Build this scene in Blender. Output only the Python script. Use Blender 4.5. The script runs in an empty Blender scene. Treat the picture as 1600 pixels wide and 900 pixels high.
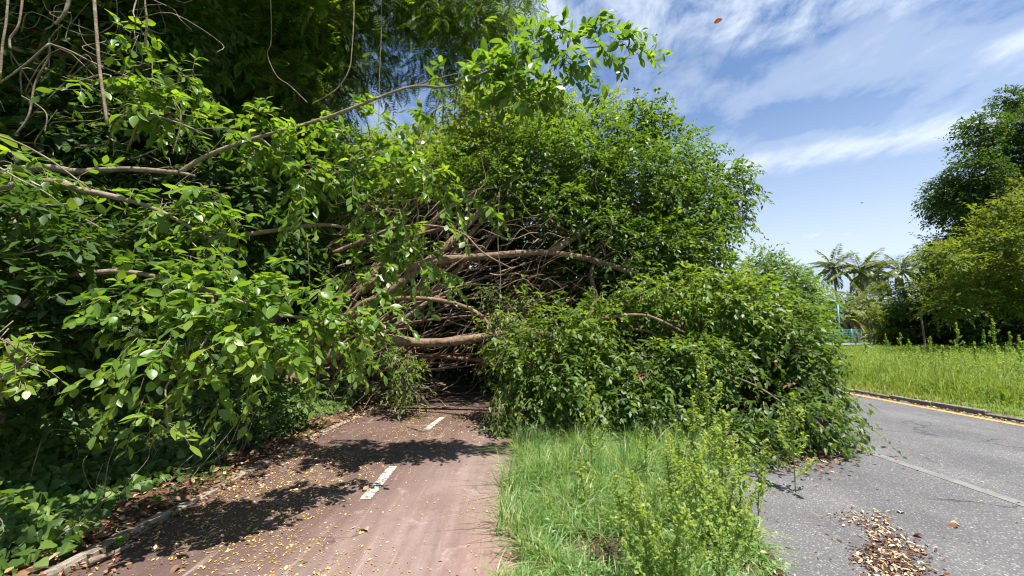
import bpy, math, random
import numpy as np
from mathutils import Vector, Matrix

rng = np.random.default_rng(11)
random.seed(11)
S = bpy.context.scene
C = S.collection

# ------------------------------------------------------------------ camera
F, CX, CY, TH, EYE = 625.0, 800.0, 450.0, math.atan(68 / 625.0), 1.6
cam = bpy.data.cameras.new('camera')
cam.sensor_width = 36.0
cam.lens = 36.0 * F / 1600.0
cam.clip_start, cam.clip_end = 0.05, 4000
camo = bpy.data.objects.new('camera', cam)
C.objects.link(camo)
camo.location = (0, 0, EYE)
camo.rotation_euler = (math.pi / 2 + TH, 0, 0)
S.camera = camo
S.cycles.filter_width = 1.15

# ------------------------------------------------------------------ light, sky, exposure
SUN = np.array([0.22, -0.24, 0.93]); SUN /= np.linalg.norm(SUN)
S.view_settings.view_transform = 'Standard'
S.view_settings.look = 'None'
S.view_settings.gamma = 1.0
S.view_settings.use_curve_mapping = False
S.view_settings.exposure = 1.2
lt = bpy.data.lights.new('sun', 'SUN')
lt.energy, lt.angle, lt.color = 4.6, math.radians(0.55), (1.0, 0.955, 0.88)
lo = bpy.data.objects.new('sun', lt)
C.objects.link(lo)
lo.rotation_euler = Vector(SUN).to_track_quat('Z', 'Y').to_euler()
lo.location = (10, -10, 40)

class NT:
    """tiny node-tree helper"""
    def __init__(s, tree):
        s.t = tree
        tree.nodes.clear()
    def n(s, typ, **kw):
        nd = s.t.nodes.new(typ)
        for k, v in kw.items():
            if k.startswith('i_'):
                nd.inputs[k[2:].replace('_', ' ')].default_value = v
            else:
                setattr(nd, k, v)
        return nd
    def l(s, a, b):
        s.t.links.new(a, b)
    def m(s, op, a, b=None, c=None, clamp=False):
        nd = s.t.nodes.new('ShaderNodeMath'); nd.operation = op; nd.use_clamp = clamp
        for i, v in enumerate((a, b, c)):
            if v is None: continue
            if isinstance(v, (int, float)): nd.inputs[i].default_value = v
            else: s.l(v, nd.inputs[i])
        return nd.outputs[0]
    def mix(s, f, a, b, blend='MIX'):
        nd = s.t.nodes.new('ShaderNodeMix'); nd.data_type = 'RGBA'; nd.blend_type = blend
        for sock, v in ((nd.inputs[0], f), (nd.inputs[6], a), (nd.inputs[7], b)):
            if isinstance(v, (int, float)): sock.default_value = v
            elif isinstance(v, tuple): sock.default_value = v if len(v) == 4 else (*v, 1)
            else: s.l(v, sock)
        return nd.outputs[2]
    def ramp(s, f, stops, interp='LINEAR'):
        nd = s.t.nodes.new('ShaderNodeValToRGB'); nd.color_ramp.interpolation = interp
        e = nd.color_ramp.elements
        while len(e) < len(stops): e.new(0.5)
        for el, (p, c) in zip(e, stops):
            el.position = p
            el.color = (c, c, c, 1) if isinstance(c, (int, float)) else (*c, 1)
        s.l(f, nd.inputs[0])
        return nd.outputs[0]
    def noise(s, vec, scale, detail=4, rough=0.55, dist=0.0):
        nd = s.n('ShaderNodeTexNoise')
        nd.inputs['Scale'].default_value = scale; nd.inputs['Detail'].default_value = detail
        nd.inputs['Roughness'].default_value = rough; nd.inputs['Distortion'].default_value = dist
        if vec is not None: s.l(vec, nd.inputs['Vector'])
        return nd.outputs[0]
    def mapping(s, vec, scale=(1, 1, 1), rot=(0, 0, 0), loc=(0, 0, 0)):
        nd = s.n('ShaderNodeMapping')
        nd.inputs['Scale'].default_value = scale; nd.inputs['Rotation'].default_value = rot
        nd.inputs['Location'].default_value = loc
        s.l(vec, nd.inputs[0])
        return nd.outputs[0]

W = bpy.data.worlds.new('World')
S.world = W
W.use_nodes = True
w = NT(W.node_tree)
out = w.n('ShaderNodeOutputWorld')
bg = w.n('ShaderNodeBackground'); bg.inputs[1].default_value = 0.058
sky = w.n('ShaderNodeTexSky'); sky.sky_type = 'NISHITA'; sky.sun_disc = False
sky.sun_elevation = math.asin(SUN[2]); sky.sun_rotation = math.atan2(SUN[0], SUN[1])
sky.air_density, sky.dust_density, sky.ozone_density = 1.0, 0.4, 2.2
geo = w.n('ShaderNodeTexCoord')
sep = w.n('ShaderNodeSeparateXYZ'); w.l(geo.outputs['Generated'], sep.inputs[0])
zz = w.m('ADD', w.m('MAXIMUM', sep.outputs[2], 0.0), 0.13)
cmb = w.n('ShaderNodeCombineXYZ')
w.l(w.m('DIVIDE', sep.outputs[0], zz), cmb.inputs[0]); w.l(w.m('DIVIDE', sep.outputs[1], zz), cmb.inputs[1])
pl = cmb.outputs[0]
def band(x, y, dx, dy, hw, L):
    """1 along a run of cloud lying at (x, y) on the cloud deck, fading to 0 across and at its ends"""
    mp = w.n('ShaderNodeMapping'); mp.vector_type = 'TEXTURE'
    mp.inputs['Location'].default_value = (x, y, 0); mp.inputs['Rotation'].default_value = (0, 0, math.atan2(dy, dx)); mp.inputs['Scale'].default_value = (L, hw, 1)
    w.l(pl, mp.inputs[0])
    gr = w.n('ShaderNodeTexGradient'); gr.gradient_type = 'SPHERICAL'; w.l(mp.outputs[0], gr.inputs[0])
    return gr.outputs[1]
streak = w.noise(w.mapping(pl, (1.0, 0.50, 1), (0, 0, math.radians(-38)), (3.1, 0.4, 0)), 1.5, 9, 0.60, 0.25)
big = w.noise(w.mapping(pl, (1, 1, 1), loc=(1.7, 6.2, 0)), 0.75, 4, 0.5, 0.2)
dap = w.noise(w.mapping(pl, (1.0, 0.7, 1), (0, 0, 0.5), (0.3, 0.9, 0)), 9.0, 7, 0.62, 0.3)
bands = w.m('ADD', w.m('ADD', band(1.45, 1.43, .7, -.40, .24, 1.25), w.m('MULTIPLY', band(1.34, .98, .8, -.35, .26, .8), .9)), w.m('MULTIPLY', band(2.2, 2.3, .9, -.5, .4, 2.0), .6))
cov = w.m('ADD', w.m('ADD', w.m('MULTIPLY', streak, 0.72), w.m('MULTIPLY', big, 0.38)), w.m('MULTIPLY', bands, 0.26))
cov = w.m('ADD', cov, w.m('MULTIPLY', w.m('SUBTRACT', dap, .5), .22))
cl1 = w.ramp(cov, [(0.50, 0.0), (0.66, 0.40), (0.84, 0.92)], 'EASE')
dz = w.m('MULTIPLY', band(.35, .90, 1.0, -.02, .26, .95), 2.2, clamp=True)
cl2 = w.m('MULTIPLY', w.ramp(dap, [(0.36, 0.08), (0.66, 0.85)]), dz)
hor = w.ramp(sep.outputs[2], [(0.0, 0.85), (0.14, 0.80), (0.28, 0.42), (0.45, 0.12), (0.7, 0.02)])
cloud = w.m('MAXIMUM', w.m('MAXIMUM', cl1, cl2), hor, clamp=True)
# low bank of thin cloud with a clear upper rim, close to the horizon
rim = w.m('ADD', w.m('MULTIPLY', w.noise(geo.outputs['Generated'], 3.0, 5, 0.55), 0.012), w.m('MULTIPLY', sep.outputs[0], 0.045))
bank = w.m('MULTIPLY', w.ramp(w.m('SUBTRACT', sep.outputs[2], rim), [(0.097, 1.0), (0.103, 0.0)]), 0.62)
skyc = w.mix(1.0, sky.outputs[0], (0.84, 1.07, 1.30), 'MULTIPLY')
c1 = w.mix(cloud, skyc, (6.9, 7.7, 8.7))
c2 = w.mix(bank, c1, (3.9, 5.2, 7.4))
w.l(c2, bg.inputs[0]); w.l(bg.outputs[0], out.inputs[0])

# ------------------------------------------------------------------ helpers
def P(px, py, Y):
    """world point seen at photo pixel (px, py) at distance Y ahead"""
    xc, yc = (px - CX) / F, (CY - py) / F
    dy, dz = math.cos(TH) - math.sin(TH) * yc, math.sin(TH) + math.cos(TH) * yc
    k = Y / dy
    return np.array([xc * k, Y, EYE + dz * k])

def project(p):
    d = p - np.array([0, 0, EYE])
    fw = d[:, 1] * math.cos(TH) + d[:, 2] * math.sin(TH)
    up = -d[:, 1] * math.sin(TH) + d[:, 2] * math.cos(TH)
    fw = np.where(fw < 0.05, 0.05, fw)
    return CX + F * d[:, 0] / fw, CY - F * up / fw, fw

def nrm(v):
    return v / np.maximum(np.linalg.norm(v, axis=-1, keepdims=True), 1e-9)

def rsph(n):
    return nrm(rng.normal(size=(n, 3)))

class MB:
    def __init__(s): s.V, s.T, s.A, s.n = [], [], [], 0
    def add(s, V, T, tint=0.5):
        V = np.asarray(V, float).reshape(-1, 3); T = np.asarray(T, int).reshape(-1, 3)
        s.V.append(V); s.T.append(T + s.n); s.n += len(V)
        s.A.append(np.full(len(V), tint) if np.isscalar(tint) else np.asarray(tint, float))
        return s
    def mesh(s, name, mat, smooth=True, off=None):
        V = np.concatenate(s.V) if s.V else np.zeros((0, 3)); T = np.concatenate(s.T) if s.T else np.zeros((0, 3), int)
        A = np.concatenate(s.A) if s.A else np.zeros(0)
        if off is not None: V = V - np.asarray(off, float)
        me = bpy.data.meshes.new(name)
        me.vertices.add(len(V)); me.vertices.foreach_set('co', V.astype(np.float32).ravel())
        me.loops.add(len(T) * 3); me.loops.foreach_set('vertex_index', T.astype(np.int32).ravel())
        me.polygons.add(len(T))
        me.polygons.foreach_set('loop_start', np.arange(0, len(T) * 3, 3, dtype=np.int32))
        me.polygons.foreach_set('use_smooth', np.full(len(T), smooth))
        a = me.attributes.new('tint', 'FLOAT', 'POINT'); a.data.foreach_set('value', A.astype(np.float32))
        me.materials.append(mat)
        me.update(calc_edges=True)
        return me

def tag(o, label=None, cat=None, group=None, kind=None):
    if label: o['label'] = label
    if cat: o['category'] = cat
    if group: o['group'] = group
    if kind: o['kind'] = kind
    return o

def thing(name, label, cat, loc=(0, 0, 0), group=None):
    o = bpy.data.objects.new(name, None); C.objects.link(o)
    o.location = tuple(float(x) for x in loc); o.empty_display_size = 0.2
    return tag(o, label, cat, group)

def org(par):
    return np.array(par.location) if par is not None else np.zeros(3)

def child(name, me, par, loc=None):
    o = bpy.data.objects.new(name, me); C.objects.link(o)
    if par is not None: o.parent = par
    if loc is not None: o.location = tuple(float(x) for x in loc)
    return o

def obj(name, mb, mat, par=None, smooth=True, kind=None, top=None):
    """link a mesh; vertices are given in world space and stored relative to its thing"""
    base = top if top is not None else par
    o = child(name, mb.mesh(name, mat, smooth, org(base)), par)
    if kind: o['kind'] = kind
    return o

# ------------------------------------------------------------------ materials
MATS = {}
def new_mat(name):
    m = bpy.data.materials.new(name); m.use_nodes = True
    MATS[name] = m
    return m, NT(m.node_tree)

def principled(t, col, rough=0.6, spec=0.5, bump=None, strength=0.3, dist=0.02):
    o = t.n('ShaderNodeOutputMaterial'); p = t.n('ShaderNodeBsdfPrincipled')
    if isinstance(col, tuple): p.inputs['Base Color'].default_value = (*col, 1)
    else: t.l(col, p.inputs['Base Color'])
    if isinstance(rough, (int, float)): p.inputs['Roughness'].default_value = rough
    else: t.l(rough, p.inputs['Roughness'])
    p.inputs['Specular IOR Level'].default_value = spec
    if bump is not None:
        b = t.n('ShaderNodeBump'); b.inputs['Strength'].default_value = strength; b.inputs['Distance'].default_value = dist
        t.l(bump, b.inputs['Height']); t.l(b.outputs[0], p.inputs['Normal'])
    t.l(p.outputs[0], o.inputs[0])
    return p, o

WARM = (1.46, 1.30, 1.15)
def leaf_mat(name, stops, trans=0.38, rough=0.4, spec=0.5, yellow=1.0, warm=True):
    m, t = new_mat(name)
    at = t.n('ShaderNodeAttribute', attribute_name='tint')
    stops = [(p_, tuple(v * k for v, k in zip(c_, WARM if warm else (1, 1, 1)))) for p_, c_ in stops]
    col = t.ramp(at.outputs['Fac'], stops)
    pos = t.n('ShaderNodeNewGeometry')
    nz = t.noise(pos.outputs['Position'], 55.0, 2)
    col = t.mix(t.m('MULTIPLY', nz, 0.35), col, (0.55, 0.6, 0.35), 'MULTIPLY')
    p, o = principled(t, col, rough, spec)
    tr = t.n('ShaderNodeBsdfTranslucent')
    t.l(t.mix(1.0, col, (1.9, 1.75 * yellow, 0.55), 'MULTIPLY'), tr.inputs[0])
    mx = t.n('ShaderNodeMixShader'); mx.inputs[0].default_value = trans + (.08 if warm else 0)
    t.l(p.outputs[0], mx.inputs[1]); t.l(tr.outputs[0], mx.inputs[2]); t.l(mx.outputs[0], o.inputs[0])
    return m

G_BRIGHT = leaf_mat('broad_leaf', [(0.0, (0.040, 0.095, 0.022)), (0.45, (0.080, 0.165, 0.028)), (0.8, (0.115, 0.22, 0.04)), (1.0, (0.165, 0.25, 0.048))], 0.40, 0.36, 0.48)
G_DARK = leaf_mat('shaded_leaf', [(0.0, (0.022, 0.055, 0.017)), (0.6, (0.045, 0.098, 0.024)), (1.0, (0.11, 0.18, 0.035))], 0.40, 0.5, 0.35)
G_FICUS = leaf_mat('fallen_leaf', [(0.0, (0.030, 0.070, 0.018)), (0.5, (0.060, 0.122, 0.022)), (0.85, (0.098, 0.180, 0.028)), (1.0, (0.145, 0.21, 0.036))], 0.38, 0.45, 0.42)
G_PALE = leaf_mat('pale_leaf', [(0.0, (0.060, 0.110, 0.02)), (0.5, (0.105, 0.175, 0.028)), (1.0, (0.155, 0.225, 0.035))], 0.4, 0.45, 0.4)
G_FEATHER = leaf_mat('feather_leaf', [(0.0, (0.035, 0.075, 0.024)), (0.6, (0.075, 0.14, 0.03)), (1.0, (0.14, 0.22, 0.04))], 0.45, 0.6, 0.2)
G_CREEP = leaf_mat('creeper_leaf', [(0.0, (0.030, 0.075, 0.022)), (0.6, (0.060, 0.130, 0.03)), (1.0, (0.15, 0.24, 0.05))], 0.33, 0.45, 0.45)
G_GRASS = leaf_mat('grass_blade', [(0.0, (0.065, 0.170, 0.045)), (0.5, (0.145, 0.285, 0.085)), (0.82, (0.27, 0.40, 0.16)), (1.0, (0.46, 0.44, 0.28))], 0.44, 0.42, 0.5, 1.0, False)
G_WEED = leaf_mat('weed_leaf', [(0.0, (0.060, 0.135, 0.03)), (0.5, (0.122, 0.225, 0.055)), (1.0, (0.21, 0.29, 0.09))], 0.4, 0.5, 0.35)
G_MEADOW = leaf_mat('meadow_leaf', [(0.0, (0.070, 0.140, 0.025)), (0.5, (0.195, 0.265, 0.050)), (0.9, (0.27, 0.34, 0.08)), (1.0, (0.30, 0.29, 0.12))], 0.36, 0.55, 0.3, 1.0, False)
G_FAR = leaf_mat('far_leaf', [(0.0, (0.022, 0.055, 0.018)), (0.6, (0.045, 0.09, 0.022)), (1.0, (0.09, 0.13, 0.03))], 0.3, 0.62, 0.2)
G_ACACIA = leaf_mat('acacia_leaf', [(0.0, (0.040, 0.080, 0.022)), (0.5, (0.080, 0.125, 0.028)), (1.0, (0.15, 0.19, 0.04))], 0.34, 0.6, 0.2)
G_PALM = leaf_mat('palm_leaf', [(0.0, (0.09, 0.13, 0.045)), (0.5, (0.16, 0.20, 0.07)), (0.8, (0.17, 0.17, 0.06)), (1.0, (0.34, 0.27, 0.13))], 0.25, 0.45, 0.35, 1.0, False)
G_DRY = leaf_mat('dry_leaf', [(0.0, (0.105, 0.028, 0.020)), (0.35, (0.18, 0.085, 0.045)), (0.65, (0.34, 0.22, 0.12)), (1.0, (0.60, 0.51, 0.36))], 0.06, 0.65, 0.25, 0.9, False)
G_YELLOW = leaf_mat('fallen_leaflet', [(0.0, (0.34, 0.17, 0.05)), (0.5, (0.55, 0.36, 0.09)), (1.0, (0.70, 0.56, 0.22))], 0.08, 0.6, 0.3, 0.9, False)

def bark_mat(name, a, b, c):
    m, t = new_mat(name)
    tc = t.n('ShaderNodeNewGeometry')
    n1 = t.noise(tc.outputs['Position'], 9.0, 6, 0.6, 0.6)
    n2 = t.noise(tc.outputs['Position'], 60.0, 4, 0.6)
    col = t.ramp(n1, [(0.3, a), (0.52, b), (0.72, c)])
    col = t.mix(t.ramp(n2, [(0.35, 0.55), (0.6, 0.0)]), col, a, 'MIX')
    principled(t, col, 0.85, 0.25, t.m('ADD', n1, t.m('MULTIPLY', n2, 0.6)), 0.6, 0.03)
    return m
BARK = bark_mat('bark', (0.10, 0.065, 0.045), (0.21, 0.15, 0.105), (0.33, 0.26, 0.19))
BARK_TAN = bark_mat('tan_bark', (0.11, 0.068, 0.043), (0.25, 0.165, 0.11), (0.42, 0.31, 0.22))
BARK_GREY = bark_mat('grey_bark', (0.09, 0.075, 0.06), (0.20, 0.17, 0.14), (0.34, 0.30, 0.25))
TWIG = bark_mat('twig_bark', (0.14, 0.10, 0.07), (0.27, 0.21, 0.15), (0.42, 0.36, 0.27))
STEM = bark_mat('green_stem', (0.10, 0.14, 0.03), (0.17, 0.21, 0.05), (0.26, 0.26, 0.09))

# ------------------------------------------------------------------ geometry: tubes
def spline(pts, per=6):
    p = np.asarray(pts, float)
    if len(p) < 3:
        t = np.linspace(0, 1, per + 1)[:, None]
        return p[0] * (1 - t) + p[-1] * t
    q = np.vstack([2 * p[0] - p[1], p, 2 * p[-1] - p[-2]])
    res = []
    for i in range(1, len(q) - 2):
        t = np.linspace(0, 1, per, endpoint=False)[:, None]
        a, b, c, d = q[i - 1], q[i], q[i + 1], q[i + 2]
        res.append(0.5 * ((2 * b) + (-a + c) * t + (2 * a - 5 * b + 4 * c - d) * t ** 2 + (-a + 3 * b - 3 * c + d) * t ** 3))
    res.append(p[-1:])
    return np.vstack(res)

def tube(mb, pts, r0, r1, sides=6, per=5, wob=0.0, tint=0.5, smooth=True):
    p = spline(pts, per) if smooth else np.asarray(pts, float)
    n = len(p)
    tg = nrm(np.gradient(p, axis=0))
    ref = np.array([0.13, 0.21, 0.97]) if abs(tg[0][2]) < 0.9 else np.array([1.0, 0.1, 0.0])
    ang = np.arange(sides) * 2 * math.pi / sides
    V = []
    b = None
    ph_ = rng.uniform(0, 6.28, 3)
    for i in range(n):
        a = ref if b is None else b
        s = np.cross(a, tg[i]); s /= max(np.linalg.norm(s), 1e-9)
        b = np.cross(tg[i], s)
        f = i / (n - 1)
        r = (r0 * (1 - f) + r1 * f) * (1 + wob * rng.normal(size=sides) + (2.2 * wob * (math.sin(i * .9 + ph_[0]) * math.sin(i * .37 + ph_[1]))))
        V.append(p[i] + np.outer(np.cos(ang) * r, s) + np.outer(np.sin(ang) * r, b))
    V = np.vstack(V + [p[:1], p[-1:]])
    T = []
    for i in range(n - 1):
        for k in range(sides):
            a0, a1 = i * sides + k, i * sides + (k + 1) % sides
            b0, b1 = a0 + sides, a1 + sides
            T += [(a0, a1, b1), (a0, b1, b0)]
    e0, e1 = n * sides, n * sides + 1
    for k in range(sides):
        T.append((e0, (k + 1) % sides, k)); T.append((e1, (n - 1) * sides + k, (n - 1) * sides + (k + 1) % sides))
    mb.add(V, T, tint)
    return p

def wander(a, b, k=4, amp=0.1, sag=0.0):
    """a crooked run of points from a to b"""
    a, b = np.asarray(a, float), np.asarray(b, float)
    t = np.linspace(0, 1, k + 2)[:, None]
    p = a * (1 - t) + b * t
    L = np.linalg.norm(b - a)
    p[1:-1] += rng.normal(size=(k, 3)) * amp * L
    p[:, 2] -= sag * L * np.sin(t[:, 0] * math.pi)
    return p

# ------------------------------------------------------------------ geometry: leaves
def tmpl_quad():
    return np.array([(0, 0, 0), (-.25, .45, .05), (.25, .45, .05), (0, 1, -.06)], float), np.array([(0, 2, 1), (1, 2, 3)])
def tmpl_small():
    return (np.array([(0, 0, 0), (-.23, .42, .07), (.23, .42, .07), (0, .5, 0), (0, 1, -.10)], float),
            np.array([(0, 3, 1), (0, 2, 3), (1, 3, 4), (3, 2, 4)]))
def strip_leaf(prof, fold=0.22, bend=0.14, ell=0.0):
    """prof: (t, half width) from stalk to tip; a midrib with two folded halves"""
    V, T = [], []
    for t, wd in prof:
        z = -bend * t * t
        V += [(0, t, z), (-wd, t - ell * wd, z + fold * wd), (wd, t - ell * wd, z + fold * wd)]
    for i in range(len(prof) - 1):
        a, b = 3 * i, 3 * i + 3
        T += [(a, b, b + 1), (a, b + 1, a + 1), (a, a + 2, b + 2), (a, b + 2, b)]
    return np.array(V, float), np.array(T)
T_QUAD, T_SMALL = tmpl_quad(), tmpl_small()
T_BROAD = strip_leaf([(0, .008), (.13, .012), (.22, .15), (.40, .255), (.62, .275), (.82, .19), (.95, .07), (1, .004)], .30, .20)
T_BROAD2 = strip_leaf([(0, .008), (.12, .012), (.25, .17), (.48, .235), (.72, .17), (.90, .07), (1, .004)], .10, -.10)
T_MID = strip_leaf([(0, .01), (.22, .14), (.48, .24), (.75, .17), (1, .006)], .26, .16)
T_CHIP = strip_leaf([(0, .03), (.3, .13), (.7, .14), (1, .02)], .5, .25)
T_ROUND = (np.array([(0, 0, 0), (-.36, .5, .07), (.36, .5, .07), (0, .5, 0), (0, 1, -.05)], float), np.array([(0, 3, 1), (0, 2, 3), (1, 3, 4), (3, 2, 4)]))
T_HEART = strip_leaf([(0, .02), (.04, .26), (.22, .42), (.48, .40), (.74, .22), (1, .01)], .22, .22, .25)
def tmpl_pinnate(pairs=9, w=.17, lw=.030, droop=.18):
    V, T = [], []
    for i in range(pairs):
        t = 0.12 + 0.86 * i / (pairs - 1)
        L = w * math.sin(math.pi * (0.22 + 0.66 * i / (pairs - 1))) ** 0.7
        for sx in (-1, 1):
            k = len(V); z = -droop * t * t
            V += [(0, t, z), (sx * L * .5, t + .06 - lw, z - .02), (sx * L * .55, t + .06 + lw, z - .02), (sx * L, t + .12, z - .06)]
            T += [(k, k + 1, k + 2), (k + 2, k + 1, k + 3)]
    k = len(V)
    V += [(-.006, 0, 0), (.006, 0, 0), (0, 1, -droop)]
    T.append((k, k + 1, k + 2))
    return np.array(V, float), np.array(T)
T_PIN = tmpl_pinnate()
T_PIN_FINE = tmpl_pinnate(8, .26, .046, .3)

class Leaves:
    """leaf placements; laid into one mesh or linked one by one"""
    def __init__(s): s.p, s.d, s.n, s.s, s.t = [], [], [], [], []
    def add(s, p, d, n, size, tint):
        s.p.append(p); s.d.append(d); s.n.append(n); s.s.append(size); s.t.append(tint)
    def cat(s):
        if isinstance(s.p, list):
            s.p, s.d, s.n, s.s, s.t = (np.concatenate(x) for x in (s.p, s.d, s.n, s.s, s.t))
            s.d = nrm(s.d); s.side = nrm(np.cross(s.d, s.n)); s.n = np.cross(s.side, s.d)
        return s
    def take(s, m):
        s.cat(); r = Leaves(); r.p, r.d, r.n, r.s, r.t, r.side = s.p[m], s.d[m], s.n[m], s.s[m], s.t[m], s.side[m]
        return r
    def mesh_into(s, mb, tmpl):
        s.cat()
        V, T = tmpl; k = len(V); n = len(s.p)
        if n == 0: return mb
        wv = rng.uniform(0.85, 1.18, n)[:, None, None]; cz = rng.uniform(-0.5, 2.3, n)[:, None, None]
        X = V[None, :, 0:1] * wv * s.side[:, None, :] + V[None, :, 1:2] * s.d[:, None, :] + V[None, :, 2:3] * cz * s.n[:, None, :]
        W_ = s.p[:, None, :] + X * s.s[:, None, None]
        TT = (np.arange(n) * k)[:, None, None] + T[None]
        mb.add(W_.reshape(-1, 3), TT.reshape(-1, 3), np.repeat(np.clip(s.t, 0, 1), k))
        return mb

_leafmesh = {}
def leaf_variants(key, tmpls, mat):
    if key not in _leafmesh:
        L = []
        for i in range(10):
            V, T = tmpls[i % len(tmpls)]
            V = V.copy(); V[:, 0] *= rng.uniform(.85, 1.15); V[:, 2] *= rng.uniform(.4, 1.6)
            V[:, 2] += rng.normal(size=len(V)) * 0.008
            L.append(MB().add(V, T, (i + 0.5) / 10).mesh('leaf', mat))
        _leafmesh[key] = L
    return _leafmesh[key]

def pick(lv, n=300, margin=0, mask=None):
    """the n leaves that show largest: (chosen, others)"""
    lv.cat()
    x, y, z = project(lv.p + lv.d * lv.s[:, None] * .5)
    ok = (x > 4) & (x < 1596) & (y > 4) & (y < 896)
    if mask is not None: ok &= mask(x, y, lv)
    face = np.abs(np.sum(lv.n * nrm(lv.p - np.array([0, 0, EYE])), axis=1)) * 0.6 + 0.4
    sc = np.where(ok, lv.s / z ** 1.6 * face, -1)
    o = np.argsort(-sc)[:n]
    m = np.zeros(len(lv.p), bool); m[o] = True; m &= sc > 0
    return lv.take(m), lv.take(~m)

def link_leaves(lv, par, variants, name='leaf', base=None):
    o0 = org(base if base is not None else par)
    for i in range(len(lv.p)):
        me = variants[int(np.clip(lv.t[i], 0, 0.999) * 10)]
        o = bpy.data.objects.new(name, me); C.objects.link(o); o.parent = par
        s = lv.s[i]; M = np.eye(4)
        M[:3, 0] = lv.side[i] * s; M[:3, 1] = lv.d[i] * s; M[:3, 2] = lv.n[i] * s; M[:3, 3] = lv.p[i] - o0
        o.matrix_basis = Matrix(M.tolist())

UP = np.array([0, 0, 1.0])
def clumps_px(L):
    """(px, py, distance, radius px[, tint]) -> centres, radii, tints"""
    Cc = np.array([P(a[0], a[1], a[2]) for a in L]); R = np.array([a[3] / F * a[2] for a in L])
    t = np.array([a[4] if len(a) > 4 else 0.5 for a in L])
    return Cc, R, t

def sprays(lv, Cc, R, tints, leaf, dens=2.4, per=7, tlen=0.5, droop=0.35, shell=0.35, flat=1.0, upn=1.0, jit=0.22, twig=None, tw_r=0.004, outward=0.7, szvar=0.25, tint_up=0.0):
    """twigs spread through each clump's volume, leaves set alternately along each twig"""
    for c, r, tn in zip(Cc, R, tints):
        n = max(3, int(dens * 12.57 * r * r / (0.42 * leaf * leaf) / per))
        u = rsph(n)
        # uneven outline: lobes of different reach
        ph = rng.uniform(0, 6.28, 6); k = rng.normal(size=(3, 3)) * 2.2
        lob = 1 + 0.23 * np.sin(u @ k[0] + ph[0]) + 0.17 * np.sin(2 * (u @ k[1]) + ph[1]) + 0.10 * rng.normal(size=n)
        rr = r * (shell + (1 - shell) * rng.random(n) ** 0.6) * lob
        b = c + u * rr[:, None] * np.array([1, 1, flat])
        d = nrm(u * outward + rng.normal(size=(n, 3)) * 0.45 + UP * (0.15 - droop * 0.6))
        L = tlen * rng.uniform(0.55, 1.3, n)
        tt = np.clip(tn + rng.normal(size=n) * jit * 0.7 + tint_up * u[:, 2], 0, 1)
        side0 = nrm(np.cross(d, UP + rng.normal(size=(n, 3)) * 0.2))
        for j in range(per):
            f = (j + rng.uniform(0.2, 0.9, n)) / per
            p = b + d * (L * f)[:, None] - UP * (droop * L * f * f)[:, None]
            tang = nrm(d - UP * (2 * droop * f)[:, None])
            sg = 1 if j % 2 else -1
            if j == per - 1:
                ld = nrm(tang + rng.normal(size=(n, 3)) * 0.25)
            else:
                ld = nrm(tang * 0.55 + side0 * sg * rng.uniform(.5, 1.0, n)[:, None] + rng.normal(size=(n, 3)) * 0.30 - UP * 0.12)
            ln = nrm(UP * upn * 1.25 + u * 0.35 + rng.normal(size=(n, 3)) * 0.46)
            lv.add(p, ld, ln, leaf * (1 + szvar * rng.normal(size=n)).clip(.45, 1.7), tt + rng.normal(size=n) * jit * 0.6 + 0.12 * (f - .4))
        if twig is not None:
            for i in rng.choice(n, min(n, twig), replace=False):
                e = b[i] + d[i] * L[i] - UP * droop * L[i]
                m_ = b[i] + d[i] * L[i] * .5 - UP * droop * L[i] * .25
                lv.tw.append((b[i] - d[i] * L[i] * .6, m_, e)) if hasattr(lv, 'tw') else None
    return lv

def twig_mesh(lv, mb, r=0.005):
    for a, m_, e in lv.tw:
        tube(mb, [a, m_, e], r, r * .4, 3, 2)

def box(mb, x0, x1, y0, y1, z0, z1, tint=0.5, jit=0.0):
    V = np.array([(x, y, z) for z in (z0, z1) for y in (y0, y1) for x in (x0, x1)], float)
    if jit: V += rng.normal(size=V.shape) * jit
    T = [(0, 2, 1), (1, 2, 3), (4, 5, 6), (5, 7, 6), (0, 1, 4), (1, 5, 4), (2, 6, 3), (3, 6, 7), (0, 4, 2), (2, 4, 6), (1, 3, 5), (3, 7, 5)]
    return mb.add(V, T, tint)

def obox(mb, c, ax, ay, hx, hy, z0, z1, ch=0.0, jit=0.0):
    """an oriented block with chamfered top edges"""
    ax, ay = np.array([*ax, 0.0]), np.array([*ay, 0.0]); c = np.array([c[0], c[1], 0.0])
    V = []
    for z, q in ((z0, 0), (z1 - ch, 0), (z1, ch)):
        for sx, sy in ((-1, -1), (1, -1), (1, 1), (-1, 1)):
            V.append(c + ax * sx * (hx - q) + ay * sy * (hy - q) + UP * z)
    V = np.array(V); V[4:] += rng.normal(size=V[4:].shape) * jit
    T = []
    for l in (0, 4):
        for k in range(4):
            a, b = l + k, l + (k + 1) % 4
            T += [(a, b, b + 4), (a, b + 4, a + 4)]
    T += [(8, 9, 10), (8, 10, 11)]
    return mb.add(V, T)

def grid_sheet(name, us, fn, mat, kind='structure'):
    """sheet from rows: fn(v)-> list of points across, us = rows"""
    rows = [np.asarray(fn(u), float) for u in us]
    k = len(rows[0]); V = np.vstack(rows); T = []
    for i in range(len(rows) - 1):
        for j in range(k - 1):
            a = i * k + j
            T += [(a, a + 1, a + k + 1), (a, a + k + 1, a + k)]
    o = obj(name, MB().add(V, T), mat)
    o['kind'] = kind
    return o

# ------------------------------------------------------------------ the setting: ground, path, road
def pcx(y):
    """path centre line: straight, bending to the right past 6 m"""
    q = max(0.0, min(y, 11.0) - 6.0)
    return -1.40 + 0.039 * q * q + (0.39 * (y - 11.0) if y > 11 else 0.0)
HW = 1.55

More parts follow.
